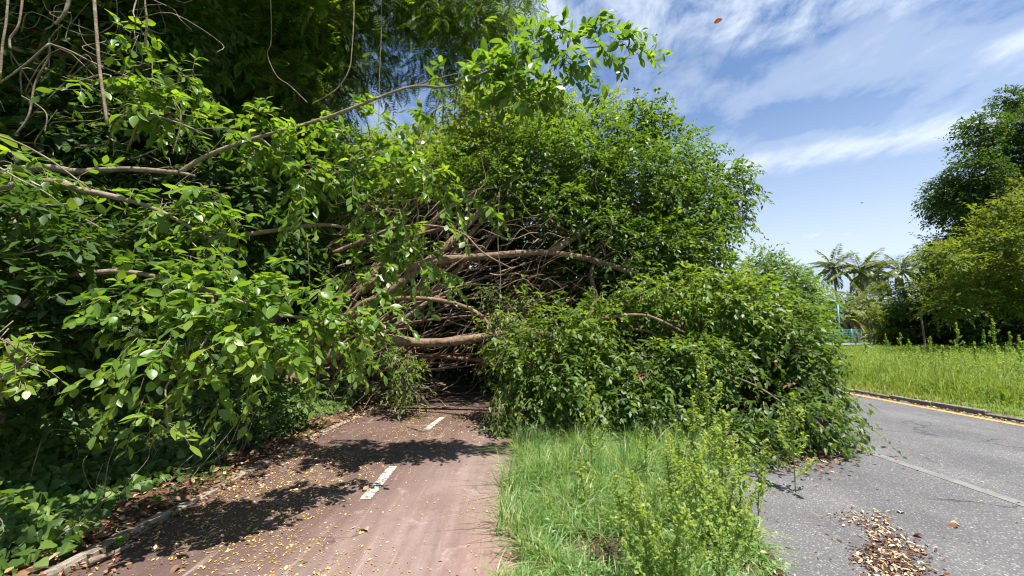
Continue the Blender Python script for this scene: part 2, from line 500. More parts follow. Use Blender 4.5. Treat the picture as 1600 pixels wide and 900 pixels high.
m, t = new_mat('soil')
gp = t.n('ShaderNodeNewGeometry').outputs['Position']
n1, n2 = t.noise(gp, 2.5, 6, .6), t.noise(gp, 30, 5, .65)
col = t.ramp(t.m('ADD', t.m('MULTIPLY', n1, .5), t.m('MULTIPLY', n2, .5)), [(.3, (.035, .022, .014)), (.5, (.085, .055, .035)), (.7, (.17, .12, .08))])
principled(t, col, .95, .2, n2, .8, .03)
SOIL = m
m, t = new_mat('grassy_ground')
gp = t.n('ShaderNodeNewGeometry').outputs['Position']
n1, n2 = t.noise(gp, .35, 5, .6), t.noise(gp, 14, 5, .65)
col = t.ramp(t.m('ADD', t.m('MULTIPLY', n1, .6), t.m('MULTIPLY', n2, .4)), [(.3, (.045, .085, .02)), (.5, (.10, .16, .03)), (.7, (.18, .20, .05))])
principled(t, col, .95, .2, n2, .6, .05)
TURF = m

m, t = new_mat('worn_path')
gp = t.n('ShaderNodeNewGeometry').outputs['Position']
sx = t.n('ShaderNodeSeparateXYZ'); t.l(gp, sx.inputs[0])
n1 = t.noise(gp, .9, 5, .6, .4)
n2 = t.noise(t.mapping(gp, (5, .45, 1), (0, 0, .06)), 1.6, 7, .65, .2)
n3 = t.noise(gp, 160, 3, .7)
n4 = t.noise(gp, 18, 5, .6)
col = t.ramp(t.m('ADD', t.m('MULTIPLY', n1, .55), t.m('MULTIPLY', n2, .45)), [(.28, (.135, .085, .075)), (.45, (.205, .140, .122)), (.58, (.275, .200, .175)), (.74, (.36, .285, .255))])
dark_mask = t.m('ADD', t.m('MULTIPLY', t.m('ADD', sx.outputs[0], 1.0), -.55), t.m('MULTIPLY', t.m('SUBTRACT', sx.outputs[1], 4.2), .16))
dark_mask = t.ramp(t.m('ADD', dark_mask, t.m('MULTIPLY', n1, 1.1)), [(.38, 0.0), (1.0, 1.0)], 'EASE')
col = t.mix(t.m('MULTIPLY', dark_mask, .92), col, t.mix(.5, (.085, .052, .042), t.mix(1.0, col, (.6, .52, .50), 'MULTIPLY')))  # path colour darkened towards its left side and far end
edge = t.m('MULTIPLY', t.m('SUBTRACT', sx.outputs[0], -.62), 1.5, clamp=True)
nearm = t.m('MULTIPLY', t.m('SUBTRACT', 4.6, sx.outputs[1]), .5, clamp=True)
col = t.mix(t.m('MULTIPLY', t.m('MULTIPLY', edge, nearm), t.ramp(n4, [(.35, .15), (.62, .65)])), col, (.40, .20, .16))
col = t.mix(t.ramp(t.noise(t.mapping(gp, (9, .5, 1)), 1.1, 7, .72), [(.60, 0.0), (.72, .5)]), col, (.46, .39, .35))
col = t.mix(t.m('MULTIPLY', n3, .6), col, (.40, .40, .40), 'MULTIPLY')
col = t.mix(t.ramp(n4, [(.56, 0.0), (.75, .5)]), col, (.11, .07, .06))
col = t.mix(t.ramp(t.noise(gp, 70, 4, .7), [(.62, 0.0), (.70, .55)]), col, (.50, .42, .38))
pv = t.n('ShaderNodeTexVoronoi'); pv.feature = 'DISTANCE_TO_EDGE'; pv.inputs['Scale'].default_value = .7
pn = t.n('ShaderNodeTexNoise'); pn.inputs['Scale'].default_value = 4; pn.inputs['Detail'].default_value = 7; t.l(gp, pn.inputs['Vector'])
ps = t.n('ShaderNodeVectorMath'); ps.operation = 'SCALE'; ps.inputs[3].default_value = .35; t.l(pn.outputs['Color'], ps.inputs[0])
pa = t.n('ShaderNodeVectorMath'); pa.operation = 'ADD'; t.l(gp, pa.inputs[0]); t.l(ps.outputs[0], pa.inputs[1]); t.l(pa.outputs[0], pv.inputs['Vector'])
crk = t.m('MULTIPLY', t.ramp(pv.outputs['Distance'], [(.002, .75), (.007, 0.0)]), t.ramp(t.noise(gp, 1.1, 3), [(.50, 0.0), (.60, 1.0)]))
col = t.mix(crk, col, (.055, .035, .03))
col = t.mix(t.ramp(t.noise(gp, 3.2, 6, .7, .6), [(.58, 0.0), (.70, .40)]), col, (.43, .35, .315))
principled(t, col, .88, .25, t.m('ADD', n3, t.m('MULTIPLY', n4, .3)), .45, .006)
PATH = m

m, t = new_mat('asphalt')
gp = t.n('ShaderNodeNewGeometry').outputs['Position']
vo = t.n('ShaderNodeTexVoronoi'); vo.inputs['Scale'].default_value = 75; t.l(gp, vo.inputs['Vector'])
n1, n2, n3 = t.noise(gp, .7, 5, .6, .3), t.noise(gp, 190, 3, .7), t.noise(gp, 6, 5, .6)
sc = t.n('ShaderNodeSeparateColor'); t.l(vo.outputs['Color'], sc.inputs[0])
stone = t.ramp(sc.outputs[0], [(.0, .10), (.55, .155), (.80, .20), (.93, .29), (1.0, .42)])
col = t.mix(t.ramp(vo.outputs['Distance'], [(.25, 0.0), (.55, .85)]), stone, (.11, .107, .107))
col = t.mix(1.0, col, t.ramp(n1, [(.3, (.78, .78, .80)), (.7, (1.22, 1.2, 1.18))]), 'MULTIPLY')
col = t.mix(t.m('MULTIPLY', n2, .5), col, (.55, .55, .57), 'MULTIPLY')
cv = t.n('ShaderNodeTexVoronoi'); cv.feature = 'DISTANCE_TO_EDGE'; cv.inputs['Scale'].default_value = .42
wv = t.n('ShaderNodeVectorMath'); wv.operation = 'ADD'
nn = t.n('ShaderNodeTexNoise'); nn.inputs['Scale'].default_value = 2.5; nn.inputs['Detail'].default_value = 7
t.l(gp, nn.inputs['Vector'])
sv = t.n('ShaderNodeVectorMath'); sv.operation = 'SCALE'; sv.inputs[3].default_value = .55
t.l(nn.outputs['Color'], sv.inputs[0]); t.l(gp, wv.inputs[0]); t.l(sv.outputs[0], wv.inputs[1]); t.l(wv.outputs[0], cv.inputs['Vector'])
crack = t.m('MULTIPLY', t.ramp(cv.outputs['Distance'], [(.002, .8), (.008, 0.0)]), t.ramp(t.noise(gp, .8, 3), [(.48, 0.0), (.58, .9)]))
wear = t.noise(t.mapping(gp, (1.1, .10, 1)), 1.0, 4, .5)
col = t.mix(1.0, col, t.ramp(wear, [(.35, (.86, .86, .87)), (.65, (1.12, 1.11, 1.10))]), 'MULTIPLY')
col = t.mix(t.ramp(t.noise(gp, 1.7, 5, .65, .5), [(.62, 0.0), (.72, .42)]), col, (.085, .08, .078))
col = t.mix(t.ramp(t.noise(gp, 30, 4, .7), [(.64, 0.0), (.72, .4)]), col, (.25, .22, .19))
col = t.mix(crack, col, (.025, .024, .026))
principled(t, col, .85, .3, t.m('SUBTRACT', vo.outputs['Distance'], t.m('MULTIPLY', crack, 2.0)), .6, .006)
ASPH = m

def worn_paint(name, colr, base, lo, hi, sc_=22):
    m, t = new_mat(name)
    gp = t.n('ShaderNodeNewGeometry').outputs['Position']
    n1, n2 = t.noise(gp, sc_, 6, .7), t.noise(gp, 150, 3, .7)
    f = t.ramp(t.m('ADD', t.m('MULTIPLY', n1, .7), t.m('MULTIPLY', n2, .3)), [(lo, 0.0), (hi, 1.0)])
    col = t.mix(f, base, colr)
    col = t.mix(t.m('MULTIPLY', n2, .35), col, (.5, .5, .48), 'MULTIPLY')
    principled(t, col, .8, .3, n2, .4, .004)
    return m
FADED2 = worn_paint('ghost_line_paint', (.255, .235, .22), (.15, .147, .147), .40, .66, 6)
WHITE = worn_paint('worn_white_paint', (.62, .63, .53), (.20, .15, .13), .465, .53, 16)
FADED = worn_paint('faded_line_paint', (.27, .245, .235), (.155, .15, .15), .40, .62, 9)
YELLOWP = worn_paint('worn_yellow_paint', (.60, .32, .07), (.24, .17, .12), .40, .53, 7)
KERBM = worn_paint('kerb_concrete', (.42, .375, .31), (.16, .125, .09), .42, .62, 8)
KERBW = worn_paint('whitewashed_concrete', (.68, .64, .57), (.28, .24, .19), .36, .55, 9)
KERBG = worn_paint('dirty_kerb_concrete', (.30, .27, .235), (.10, .085, .065), .36, .62, 8)

# ground to the horizon
g = MB()
xs = [-1500, -60, -30, 0, 30, 60, 1500]; ys = [-1500, -30, 0, 30, 60, 120, 1500]
V = [(x, y, -.06) for y in ys for x in xs]; T = []
for i in range(6):
    for j in range(6):
        a = i * 7 + j; T += [(a, a + 1, a + 8), (a, a + 8, a + 7)]
tag(obj('ground', g.add(V, T), TURF), kind='structure')

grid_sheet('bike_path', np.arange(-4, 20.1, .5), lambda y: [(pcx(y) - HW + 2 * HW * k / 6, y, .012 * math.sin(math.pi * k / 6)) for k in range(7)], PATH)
bankz = lambda x, y: .03 + .10 * min(max(-x - 3.3, 0), 6) * .5 + .03 * math.sin(2.1 * x + 1.3 * y)
grid_sheet('soil_bank', np.arange(-4, 26, .5), lambda y: [(pcx(y) - HW + .03 - q * 1.02, y, bankz(pcx(y) - HW - .1 - q, y) if q > .05 else -.012) for q in (0, .25, .6, 1, 1.5, 2.2, 3.2, 4.6, 7, 12)], SOIL)

def road_l(y):   # road edge along the verge
    return 0.98 + .27 * min(max(y, -3), 6.5) + (.02 * (y - 6.5) if y > 6.5 else 0)
RX = 8.95
grid_sheet('road', np.arange(-4, 40.1, 1.0), lambda y: [(road_l(y) + (RX - road_l(y)) * k / 8, y, .0) for k in range(9)], ASPH)
vz = lambda x, y: .05 + .05 * math.sin(3.1 * x + 1.1 * y) * math.sin(1.7 * y)
grid_sheet('verge_soil', np.arange(-4, 20, .4), lambda y: [((pcx(y) + HW - .06) * (1 - k / 6) + (road_l(y) + .12) * k / 6, y, -.012 if k in (0, 6) else vz(k, y)) for k in range(7)], SOIL)
mz = lambda x, y: .10 + .012 * max(0, x - 9) + .05 * math.sin(.7 * x + .3 * y)
grid_sheet('meadow_soil', np.arange(-4, 33, 1.0), lambda y: [(x, y, .02 if x < 9.3 else mz(x, y)) for x in (9.25, 9.5, 11, 14, 18, 24, 32, 45, 60)], TURF)

# painted markings
for y0 in (1.35, 4.0, 6.72, 9.35):
    mb = MB(); y1 = y0 + .93
    V, T = [], []
    for k, y in enumerate(np.linspace(y0, y1, 6)):
        j = rng.normal(size=2) * .006
        V += [(pcx(y) - .052 + j[0], y, .0165), (pcx(y) + .052 + j[1], y, .0165)]
        if k: a = 2 * k - 2; T += [(a, a + 1, a + 3), (a, a + 3, a + 2)]
    tag(obj('dash_marking', mb.add(V, T), WHITE), kind='structure')
def line(name, xf, y0, y1, hw, z, mat):
    V, T = [], []
    for k, y in enumerate(np.arange(y0, y1, .4)):
        V += [(xf(y) - hw, y, z), (xf(y) + hw, y, z)]
        if k: a = 2 * k - 2; T += [(a, a + 1, a + 3), (a, a + 3, a + 2)]
    tag(obj(name, MB().add(V, T), mat), kind='structure')
line('lane_line', lambda y: 4.76, -2, 22, .065, .004, FADED2)
line('edge_line', lambda y: 8.72 + (.02 * (y - 9) ** 1 if y > 9 else 0), -2, 30, .085, .004, YELLOWP)

# kerbs: one object per stone
def kerb(name, xf, y0, y1, L, hw, h, mat, stone='kerb_stone', lean=.006):
    root = bpy.data.objects.new(name, None); C.objects.link(root); root['kind'] = 'structure'
    y = y0
    while y < y1:
        l = L * rng.uniform(.92, 1.06)
        a, b = np.array([xf(y), y]), np.array([xf(y + l), y + l]); d = (b - a) / np.linalg.norm(b - a)
        mb = MB(); obox(mb, (a + b) / 2, d, (-d[1], d[0]), np.linalg.norm(b - a) / 2 - .008, hw, -.12, h + rng.normal() * lean, .014, .004)
        obj(stone, mb, mat, root, smooth=False)
        y += l
    return root
kerb('path_kerb', lambda y: pcx(y) - HW - .055, 1.9, 14.5, .9, .05, .028, KERBM, lean=.014)
kerb('verge_kerb', lambda y: pcx(y) + HW + .13 + .10 * max(0, 7.4 - y) ** 2 * (y > 6) + (0 if y > 6 else .2), 6.2, 9.6, .45, .075, .13, KERBW)
kerb('road_kerb', lambda y: 9.12 + (.02 * (y - 9) if y > 9 else 0), 2, 26, 1.0, .07, .075, KERBG, lean=.022)

far = MB(); far.add([(22, 33.5, .42), (44, 34.5, .62), (44, 38.5, .62), (24, 38.0, .45)], [(0, 1, 2), (0, 2, 3)])
tag(obj('far_road', far, FADED), kind='structure')

# ------------------------------------------------------------------ grass
def blades(mb, base, h, w_, lean, az, tint, seg=3):
    n = len(base)
    dr = np.stack([np.cos(az), np.sin(az), np.zeros(n)], 1); sd = np.stack([-np.sin(az + .6), np.cos(az + .6), np.zeros(n)], 1)
    rows = []
    for k in range(seg + 1):
        f = k / seg
        c = base + UP * (h * (f - .42 * lean * f * f))[:, None] + dr * (h * lean * .95 * f ** 1.8)[:, None]
        wd = w_ * (1 - f) ** .7 if k < seg else np.zeros(n)
        rows += [c - sd * wd[:, None], c + sd * wd[:, None]] if k < seg else [c]
    V = np.stack(rows, 1); k = V.shape[1]
    T = []
    for i in range(seg - 1):
        a = 2 * i; T += [(a, a + 1, a + 3), (a, a + 3, a + 2)]
    T.append((2 * seg - 2, 2 * seg - 1, 2 * seg))
    TT = (np.arange(n) * k)[:, None, None] + np.array(T)[None]
    mb.add(V.reshape(-1, 3), TT.reshape(-1, 3), np.repeat(np.clip(tint, 0, 1), k))

n = 42000
y = 1.7 + 7.2 * rng.random(n) ** 1.35
lf = np.array([pcx(v) + HW for v in y]); rt = np.array([road_l(v) for v in y])
q = rng.beta(1.0, 1.0, n)
x = lf - .10 - .20 * (np.sin(2.6 * y + 1.0) * np.sin(1.1 * y) > .1) * rng.random(n) + (rt - lf + .06) * q
tuft = np.sin(5.1 * x + 2.2 * np.sin(2.3 * y)) * np.sin(4.3 * y + 1.7 * np.sin(3.1 * x))
keep = (rng.random(n) < np.clip(.72 + .4 * tuft, .45, 1)) & ~((y > 6.0) & (x < lf + .42))
x, y, q, tuft = x[keep], y[keep], q[keep], tuft[keep]; n = len(x)
h = (.15 - .04 * (q < .4) + .12 * np.clip(tuft, -.6, 1) + .09 * (y > 3.2) + .10 * (y > 4.2)) * rng.uniform(.55, 1.5, n)
az = np.where(rng.random(n) < .22, rng.normal(np.where(q < .35, 3.1, np.where(q > .75, .1, -1.3)), .9), rng.uniform(0, 6.28, n))
tint = .58 + .22 * rng.normal(size=n) + .10 * tuft
tint = np.where(rng.random(n) < .13, rng.uniform(.86, 1, n), tint)
mb = MB(); blades(mb, np.stack([x, y, np.full(n, .02)], 1), h, rng.uniform(.003, .008, n) * np.where(rng.random(n) < .12, 1.6, 1), rng.uniform(.1, 1.9, n), az, tint)
lv = Leaves(); n = 9000   # small broad weeds mixed into the grass
y = 1.8 + 6.5 * rng.random(n) ** 1.3; q = rng.beta(1.5, 1.1, n)
x = np.array([pcx(v) + HW for v in y]) * (1 - q) + np.array([road_l(v) + .06 for v in y]) * q
lv.add(np.stack([x, y, .03 + .22 * rng.random(n) * (1 - .5 * np.abs(q - .5))], 1), rsph(n) + UP * .2, rsph(n) * .5 + UP, rng.uniform(.018, .05, n), .62 + .2 * rng.normal(size=n))
lv.mesh_into(mb, T_SMALL)
tag(obj('verge_grass', mb, G_GRASS), kind='stuff')

# meadow: tall grass and leafy weeds
mb = MB()
n = 90000
x = 9.12 + 30 * rng.random(n) ** 1.5; y = 4.5 + 27 * rng.random(n) ** 1.1
hx = np.clip((x - 9.2) / 1.3, .10, 1)
pat = np.sin(.9 * x + 1.3 * np.sin(.55 * y)) * np.sin(.8 * y + 1.1 * np.sin(.6 * x))
h = (.44 + .28 * pat) * hx * rng.uniform(.6, 1.4, n) * np.clip(1.3 - .032 * y, .42, 1) + .04
tint = .50 + .16 * rng.normal(size=n) + .20 * pat + .45 * (hx < .35) * rng.random(n)
blades(mb, np.stack([x, y, np.full(n, .08) + .012 * (x - 9)], 1), h, .004 + .0011 * np.hypot(x, y) ** .8 * rng.uniform(.5, 1.2, n), rng.uniform(.1, .9, n), rng.uniform(0, 6.28, n), tint, 2)
lv = Leaves(); n = 80000
x = 9.9 + 30 * rng.random(n) ** 1.5; y = 5 + 26 * rng.random(n)
pat = np.sin(1.1 * x + 1.3 * np.sin(.7 * y) + 1) * np.sin(1.0 * y + 1.1 * np.sin(.8 * x))
z = .1 + .012 * (x - 9) + (.58 + .3 * pat) * np.clip((x - 9.5) / 2, .15, 1) * np.clip(1.3 - .032 * y, .42, 1) * rng.random(n) ** .6
lv.add(np.stack([x, y, z], 1), rsph(n) * .8 + UP * .3, rsph(n) * .6 + UP, rng.uniform(.035, .075, n) * (1 + .012 * y), np.clip(.40 + .16 * rng.normal(size=n) + .16 * pat, 0, .78))
lv.mesh_into(mb, T_QUAD)
lv = Leaves(); n = 700   # leafy spikes massed in the meadow, uneven in height
sx_ = 9.7 + 22 * rng.random(n) ** 1.4; sy_ = 5.5 + 20 * rng.random(n); sh = rng.uniform(.5, 1.05, n) * np.clip((sx_ - 9.2) / 1.3, .4, 1) * np.clip(1.3 - .028 * sy_, .5, 1)
for k in range(34):
    f = (k + rng.random(n)) / 34
    p = np.stack([sx_ + .10 * f * np.sin(sx_ * 7), sy_, .1 + .012 * (sx_ - 9) + sh * f], 1) + rng.normal(size=(n, 3)) * (.07 * (1.05 - f))[:, None]
    lv.add(p, rsph(n) * .8 + UP * .5, rsph(n) * .5 + UP, rng.uniform(.03, .07, n) * (1 + .012 * sy_), np.clip(.48 + .14 * rng.normal(size=n) + .2 * f - .1, 0, .85))
lv.mesh_into(mb, T_QUAD)
tag(obj('meadow_grass', mb, G_MEADOW), kind='stuff')

# ------------------------------------------------------------------ weeds: one thing per plant
def weed(base, h, lean, label, spread=.5, nb=12, leaf=.026, group='tall weeds on the verge', low=.15, tint=.55, reps=2, step=.0125):
    r = thing('tall_weed', label, 'weed', base, group)
    base = np.asarray(base, float)
    top = base + np.array([lean[0], lean[1], h])
    st = MB(); ax = tube(st, [base - UP * .03, base * .65 + top * .35 + np.array([lean[0] * -.15, 0, 0]), top * .7 + base * .3, top], .0055, .0015, 5, 5)
    lv = Leaves(); br = MB()
    lines = [(ax, .35)]
    for i in range(nb):
        f = low + (.9 - low) * (i + rng.random()) / nb
        a = ax[int(f * (len(ax) - 1))]; an = rng.uniform(0, 6.28)
        L = spread * h * (1.05 - f) * rng.uniform(.6, 1.25)
        e = a + np.array([math.cos(an) * L * .75, math.sin(an) * L * .75, L * rng.uniform(.45, 1.15)])
        m_ = a * .5 + e * .5 + np.array([math.cos(an), math.sin(an), 0]) * L * .12 - UP * L * .05
        lines.append((tube(br, [a, m_, e], .0025, .001, 3, 5), .05))
    for ln, f0 in lines:
        L = np.sum(np.linalg.norm(np.diff(ln, axis=0), axis=1)); k = max(6, int(L / step))
        f = np.linspace(f0, 1, k) * (len(ln) - 1); i0 = np.clip(f.astype(int), 0, len(ln) - 2); fr = (f - i0)[:, None]
        p = ln[i0] * (1 - fr) + ln[i0 + 1] * fr; tg = nrm(ln[i0 + 1] - ln[i0])
        for rep in range(reps):
            lv.add(p + rng.normal(size=p.shape) * .008, nrm(rsph(k) * .9 + tg * .7), nrm(rsph(k) * .5 + UP), leaf * rng.uniform(.5, 1.25, k), np.clip(tint + .2 * rng.normal(size=k) + .2 * np.linspace(-.5, 1, k), 0, 1))
    obj('stem', st, STEM, r); obj('branch', br, STEM, r)['kind'] = 'stuff'
    obj('foliage', lv.mesh_into(MB(), T_ROUND), G_WEED, r, kind='stuff')
    return r

def gz(px, py_):   # ground distance under a pixel row
    return 1000.0 / (py_ - 518.0)
W_SPEC = [    # px, distance, top py, lean dx, spread, branches, label
    (918, 4.4, 605, -.03, .36, 13, 'tall yellow-green weed standing alone at the left of the verge grass'),
    (1098, 4.1, 552, -.02, .36, 18, 'tallest yellow-green weed, its plumed top in front of the fallen crown'),
    (1080, 3.6, 622, .00, .42, 15, 'slim feathery weed just in front of the tallest weed'),
    (1238, 4.2, 616, .04, .40, 13, 'upright weed at the road edge before the right end of the fallen crown'),
    (1010, 4.2, 668, .02, .42, 14, 'bushy weed between the lone left weed and the tallest weed'),
    (1040, 3.2, 700, -.05, .55, 16, 'broad branching weed in the middle of the verge'),
    (1130, 3.1, 640, .06, .42, 20, 'weed leaning right beside the asphalt, below the tallest weed'),
    (1150, 2.8, 730, .15, .65, 15, 'weed sprawling over the asphalt edge near the camera'),
    (960, 2.8, 740, -.10, .65, 16, 'low spreading weed in the near verge grass'),
    (1060, 2.4, 775, .05, .75, 18, 'bushy weed at the bottom edge of the picture'),
    (1195, 3.5, 690, .10, .35, 12, 'thin weed with bare lower stem leaning over the road'),
    (905, 3.6, 715, -.05, .5, 12, 'short weed among the long grass near the bike path'),
    (1165, 2.35, 800, .22, .75, 13, 'near weed with long shoots reaching out over the road'),
    (1120, 4.6, 650, .03, .35, 12, 'weed close to the dark foot of the fallen crown'),
    (1000, 2.5, 790, -.05, .75, 16, 'bushy weed left of the one at the bottom edge'),
    (1165, 3.2, 745, .14, .7, 15, 'weed spilling over the asphalt edge behind the near sprawling weed'),
    (1095, 3.4, 705, .0, .5, 14, 'dense weed in the thick of the verge clump'),
    (985, 3.4, 735, .0, .6, 14, 'low yellow weed at the middle of the verge'),
    (1160, 3.9, 690, .05, .45, 14, 'weed at the back of the clump beside the asphalt'),
    (1060, 3.8, 690, .02, .45, 16, 'weed filling the clump below the two plumed weeds'),
]
for px, d_, ty, lx, sp, nb, lab in W_SPEC:
    top = P(px, ty, d_); bx = top[0] - lx
    weed((bx, d_, .02), top[2] - .02, (lx, 0), lab, sp, nb, leaf=.034 if ty < 655 and d_ > 3 else .028, tint=.85 if ty < 655 and d_ > 3 else .70)

# weeds standing out of the meadow
MW = [(1382, 24, 522), (1492, 17, 505), (1548, 15, 498), (1452, 20, 526), (1575, 18, 520), (1418, 19, 530), (1520, 14, 535), (1590, 13, 525), (1470, 14, 540), (1350, 22, 535), (1535, 21, 515), (1405, 27, 520)]
MWL = ['leaning clear of the layered boughs, left of the dark trees', 'tallest of those right of the thin trunks', 'broadest and tallest near the right', 'small and set between the two thin trunks', 'last before the right picture edge', 'short and far off under the layered boughs',
       'nearest to the road, in the middle of the right half', 'cut close to the right picture edge', 'low and near, left of the broadest one', 'leftmost of all, beside the fallen crown', 'far back in front of the deep shade', 'farthest back before the rail fence']
for (px, d_, ty), w_ in zip(MW, MWL):
    top = P(px, ty, d_)
    weed((top[0], d_, .12), top[2] - .12, (.05, 0), f'meadow weed stalk, {w_}', rng.uniform(.2, .38), 11, .06, 'weeds rising out of the meadow', .2, .6, 3, .03)
# ------------------------------------------------------------------ the fallen tree
FT = thing('fallen_tree', 'large fallen tree with many leaning brown limbs blocking the bike path and road', 'tree', (-4.7, 8.2, .1))
LIMBS = [  # (px, py, distance), ..., r0, r1
    ([(400, 640, 7.7), (470, 582, 8.0), (540, 545, 8.1), (600, 531, 8.2), (660, 536, 8.2), (720, 532, 8.1), (760, 526, 8.0), (830, 518, 7.8), (900, 540, 7.4)], .135, .06),
    ([(400, 610, 8.2), (480, 545, 8.3), (545, 497, 8.4), (610, 452, 8.5), (655, 420, 8.6), (705, 378, 8.8), (760, 322, 9.2), (830, 270, 9.8), (900, 210, 10.4)], .15, .05),
    ([(420, 590, 8.6), (490, 512, 8.7), (545, 462, 8.8), (600, 410, 8.9), (650, 372, 9.0), (700, 325, 9.2), (750, 300, 9.5), (800, 240, 10)], .12, .04),
    ([(530, 505, 8.1), (575, 470, 8.0), (640, 466, 7.9), (690, 470, 7.7), (735, 483, 7.5), (762, 505, 7.3), (800, 560, 7.0)], .055, .03),
    ([(560, 455, 8.6), (620, 425, 8.5), (680, 408, 8.5), (740, 402, 8.5), (800, 397, 8.5), (860, 395, 8.4), (940, 410, 8.3), (1020, 440, 8.0)], .10, .05),
    ([(430, 620, 8.4), (510, 560, 8.6), (580, 535, 8.7), (640, 492, 8.9), (690, 445, 9.1), (745, 395, 9.4), (800, 345, 9.8), (880, 280, 10.5)], .14, .05),
    ([(570, 500, 8.9), (620, 470, 8.8), (665, 438, 8.8), (705, 398, 8.9), (740, 360, 9.2), (800, 310, 9.6), (960, 260, 10.2)], .11, .04),
    ([(640, 370, 8.3), (690, 358, 8.3), (725, 366, 8.2), (755, 395, 8.1), (800, 420, 7.9)], .03, .015),
    ([(520, 395, 8.0), (560, 378, 8.1), (610, 358, 8.2), (660, 352, 8.2), (700, 356, 8.3)], .04, .02),
    ([(860, 395, 8.4), (930, 350, 8.9), (1000, 320, 9.5), (1080, 290, 10.2)], .09, .04),
    ([(900, 520, 8.0), (930, 470, 8.3), (925, 420, 8.6), (960, 360, 9.2)], .06, .035),
    ([(940, 498, 6.7), (985, 492, 6.5), (1020, 496, 6.4), (1070, 520, 6.4)], .028, .018),
    ([(470, 600, 8.6), (560, 570, 9.0), (640, 556, 9.3), (720, 560, 9.4), (800, 570, 9.2)], .07, .04),
]
for L, r0, r1 in LIMBS:
    mb = MB(); tube(mb, [P(*a) for a in L], r0, r1, 9, 6, .035)
    if r0 > .05:
        ax = spline([P(*a) for a in L], 6)
        for j in range(6):   # side branches, some snapped to stubs
            k_ = int(len(ax) * rng.uniform(.25, .92)); L_ = rng.uniform(.15, .9)
            b1 = ax[k_] + np.array([rng.uniform(-.4, 1), rng.normal() * .5, rng.uniform(-.6, .9)]) * L_
            tube(mb, wander(ax[k_], b1, 2, .07), r0 * rng.uniform(.2, .4), r0 * (.15 if L_ < .35 else .05), 6, 4, .06)
    obj('limb', mb, BARK_TAN, FT)
for i in range(26):   # the fan of lesser limbs
    a = (rng.uniform(430, 540), rng.uniform(520, 620), rng.uniform(8.0, 9.0)); an = rng.uniform(.12, .95); L = rng.uniform(190, 400)
    e = (a[0] + L * math.cos(an), a[1] - L * math.sin(an), a[2] + rng.uniform(-.4, 1.2))
    m_ = (a[0] * .5 + e[0] * .5 + rng.normal() * 14, a[1] * .5 + e[1] * .5 - rng.uniform(0, 26), a[2] * .5 + e[2] * .5)
    q_ = (a[0] * .78 + e[0] * .22 + rng.normal() * 9, a[1] * .78 + e[1] * .22 + rng.normal() * 9 - 6, a[2])
    mb = MB(); r_ = rng.uniform(.022, .06); ax = tube(mb, [P(*a), P(*q_), P(*m_), P(*e)], r_, r_ * .35, 7, 6, .05)
    for j in range(3):
        b0 = ax[int(len(ax) * rng.uniform(.3, .9))]; b1 = b0 + np.array([rng.uniform(-.1, .6), rng.normal() * .2, rng.uniform(-.3, .5)])
        tube(mb, wander(b0, b1, 2, .1), r_ * .4, .004, 5, 4)
    obj('limb', mb, BARK_TAN if i % 3 else BARK, FT)
mb = MB()   # finer leafless branches between the limbs
for i in range(430):
    a = P(rng.uniform(480, 900), rng.uniform(320, 590), rng.uniform(8.4, 10.2))
    an = rng.normal(.5, .42)
    L = rng.uniform(.5, 2.0)
    b = a + np.array([math.cos(an) * L, rng.normal() * .4 * L, math.sin(an) * L])
    tube(mb, wander(a, b, 3, .06, rng.uniform(-.1, .15)), rng.uniform(.006, .026), .004, 4, 3)
for i in range(55):
    a = P(rng.uniform(800, 1020), rng.uniform(330, 520), rng.uniform(7.9, 8.7)); b = a + np.array([rng.normal() * .6, rng.normal() * .3, rng.normal() * .6])
    tube(mb, wander(a, b, 3, .1), rng.uniform(.006, .018), .003, 4, 3)
obj('branchwork', mb, BARK_TAN, FT, kind='stuff')

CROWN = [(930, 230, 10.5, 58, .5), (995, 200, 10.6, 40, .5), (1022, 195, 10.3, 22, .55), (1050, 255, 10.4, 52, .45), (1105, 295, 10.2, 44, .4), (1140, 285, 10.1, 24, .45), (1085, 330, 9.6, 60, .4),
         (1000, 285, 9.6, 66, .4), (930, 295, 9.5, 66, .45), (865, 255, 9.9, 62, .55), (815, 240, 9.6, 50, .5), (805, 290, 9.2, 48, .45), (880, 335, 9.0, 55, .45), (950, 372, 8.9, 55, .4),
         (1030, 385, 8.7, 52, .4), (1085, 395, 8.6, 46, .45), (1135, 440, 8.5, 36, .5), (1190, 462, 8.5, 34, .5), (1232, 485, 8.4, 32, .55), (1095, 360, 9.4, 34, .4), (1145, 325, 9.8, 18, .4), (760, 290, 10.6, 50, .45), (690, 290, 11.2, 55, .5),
         (985, 430, 8.3, 34, .35), (900, 415, 9.2, 40, .3), (850, 450, 9.6, 50, .25), (920, 460, 9.3, 50, .25)]
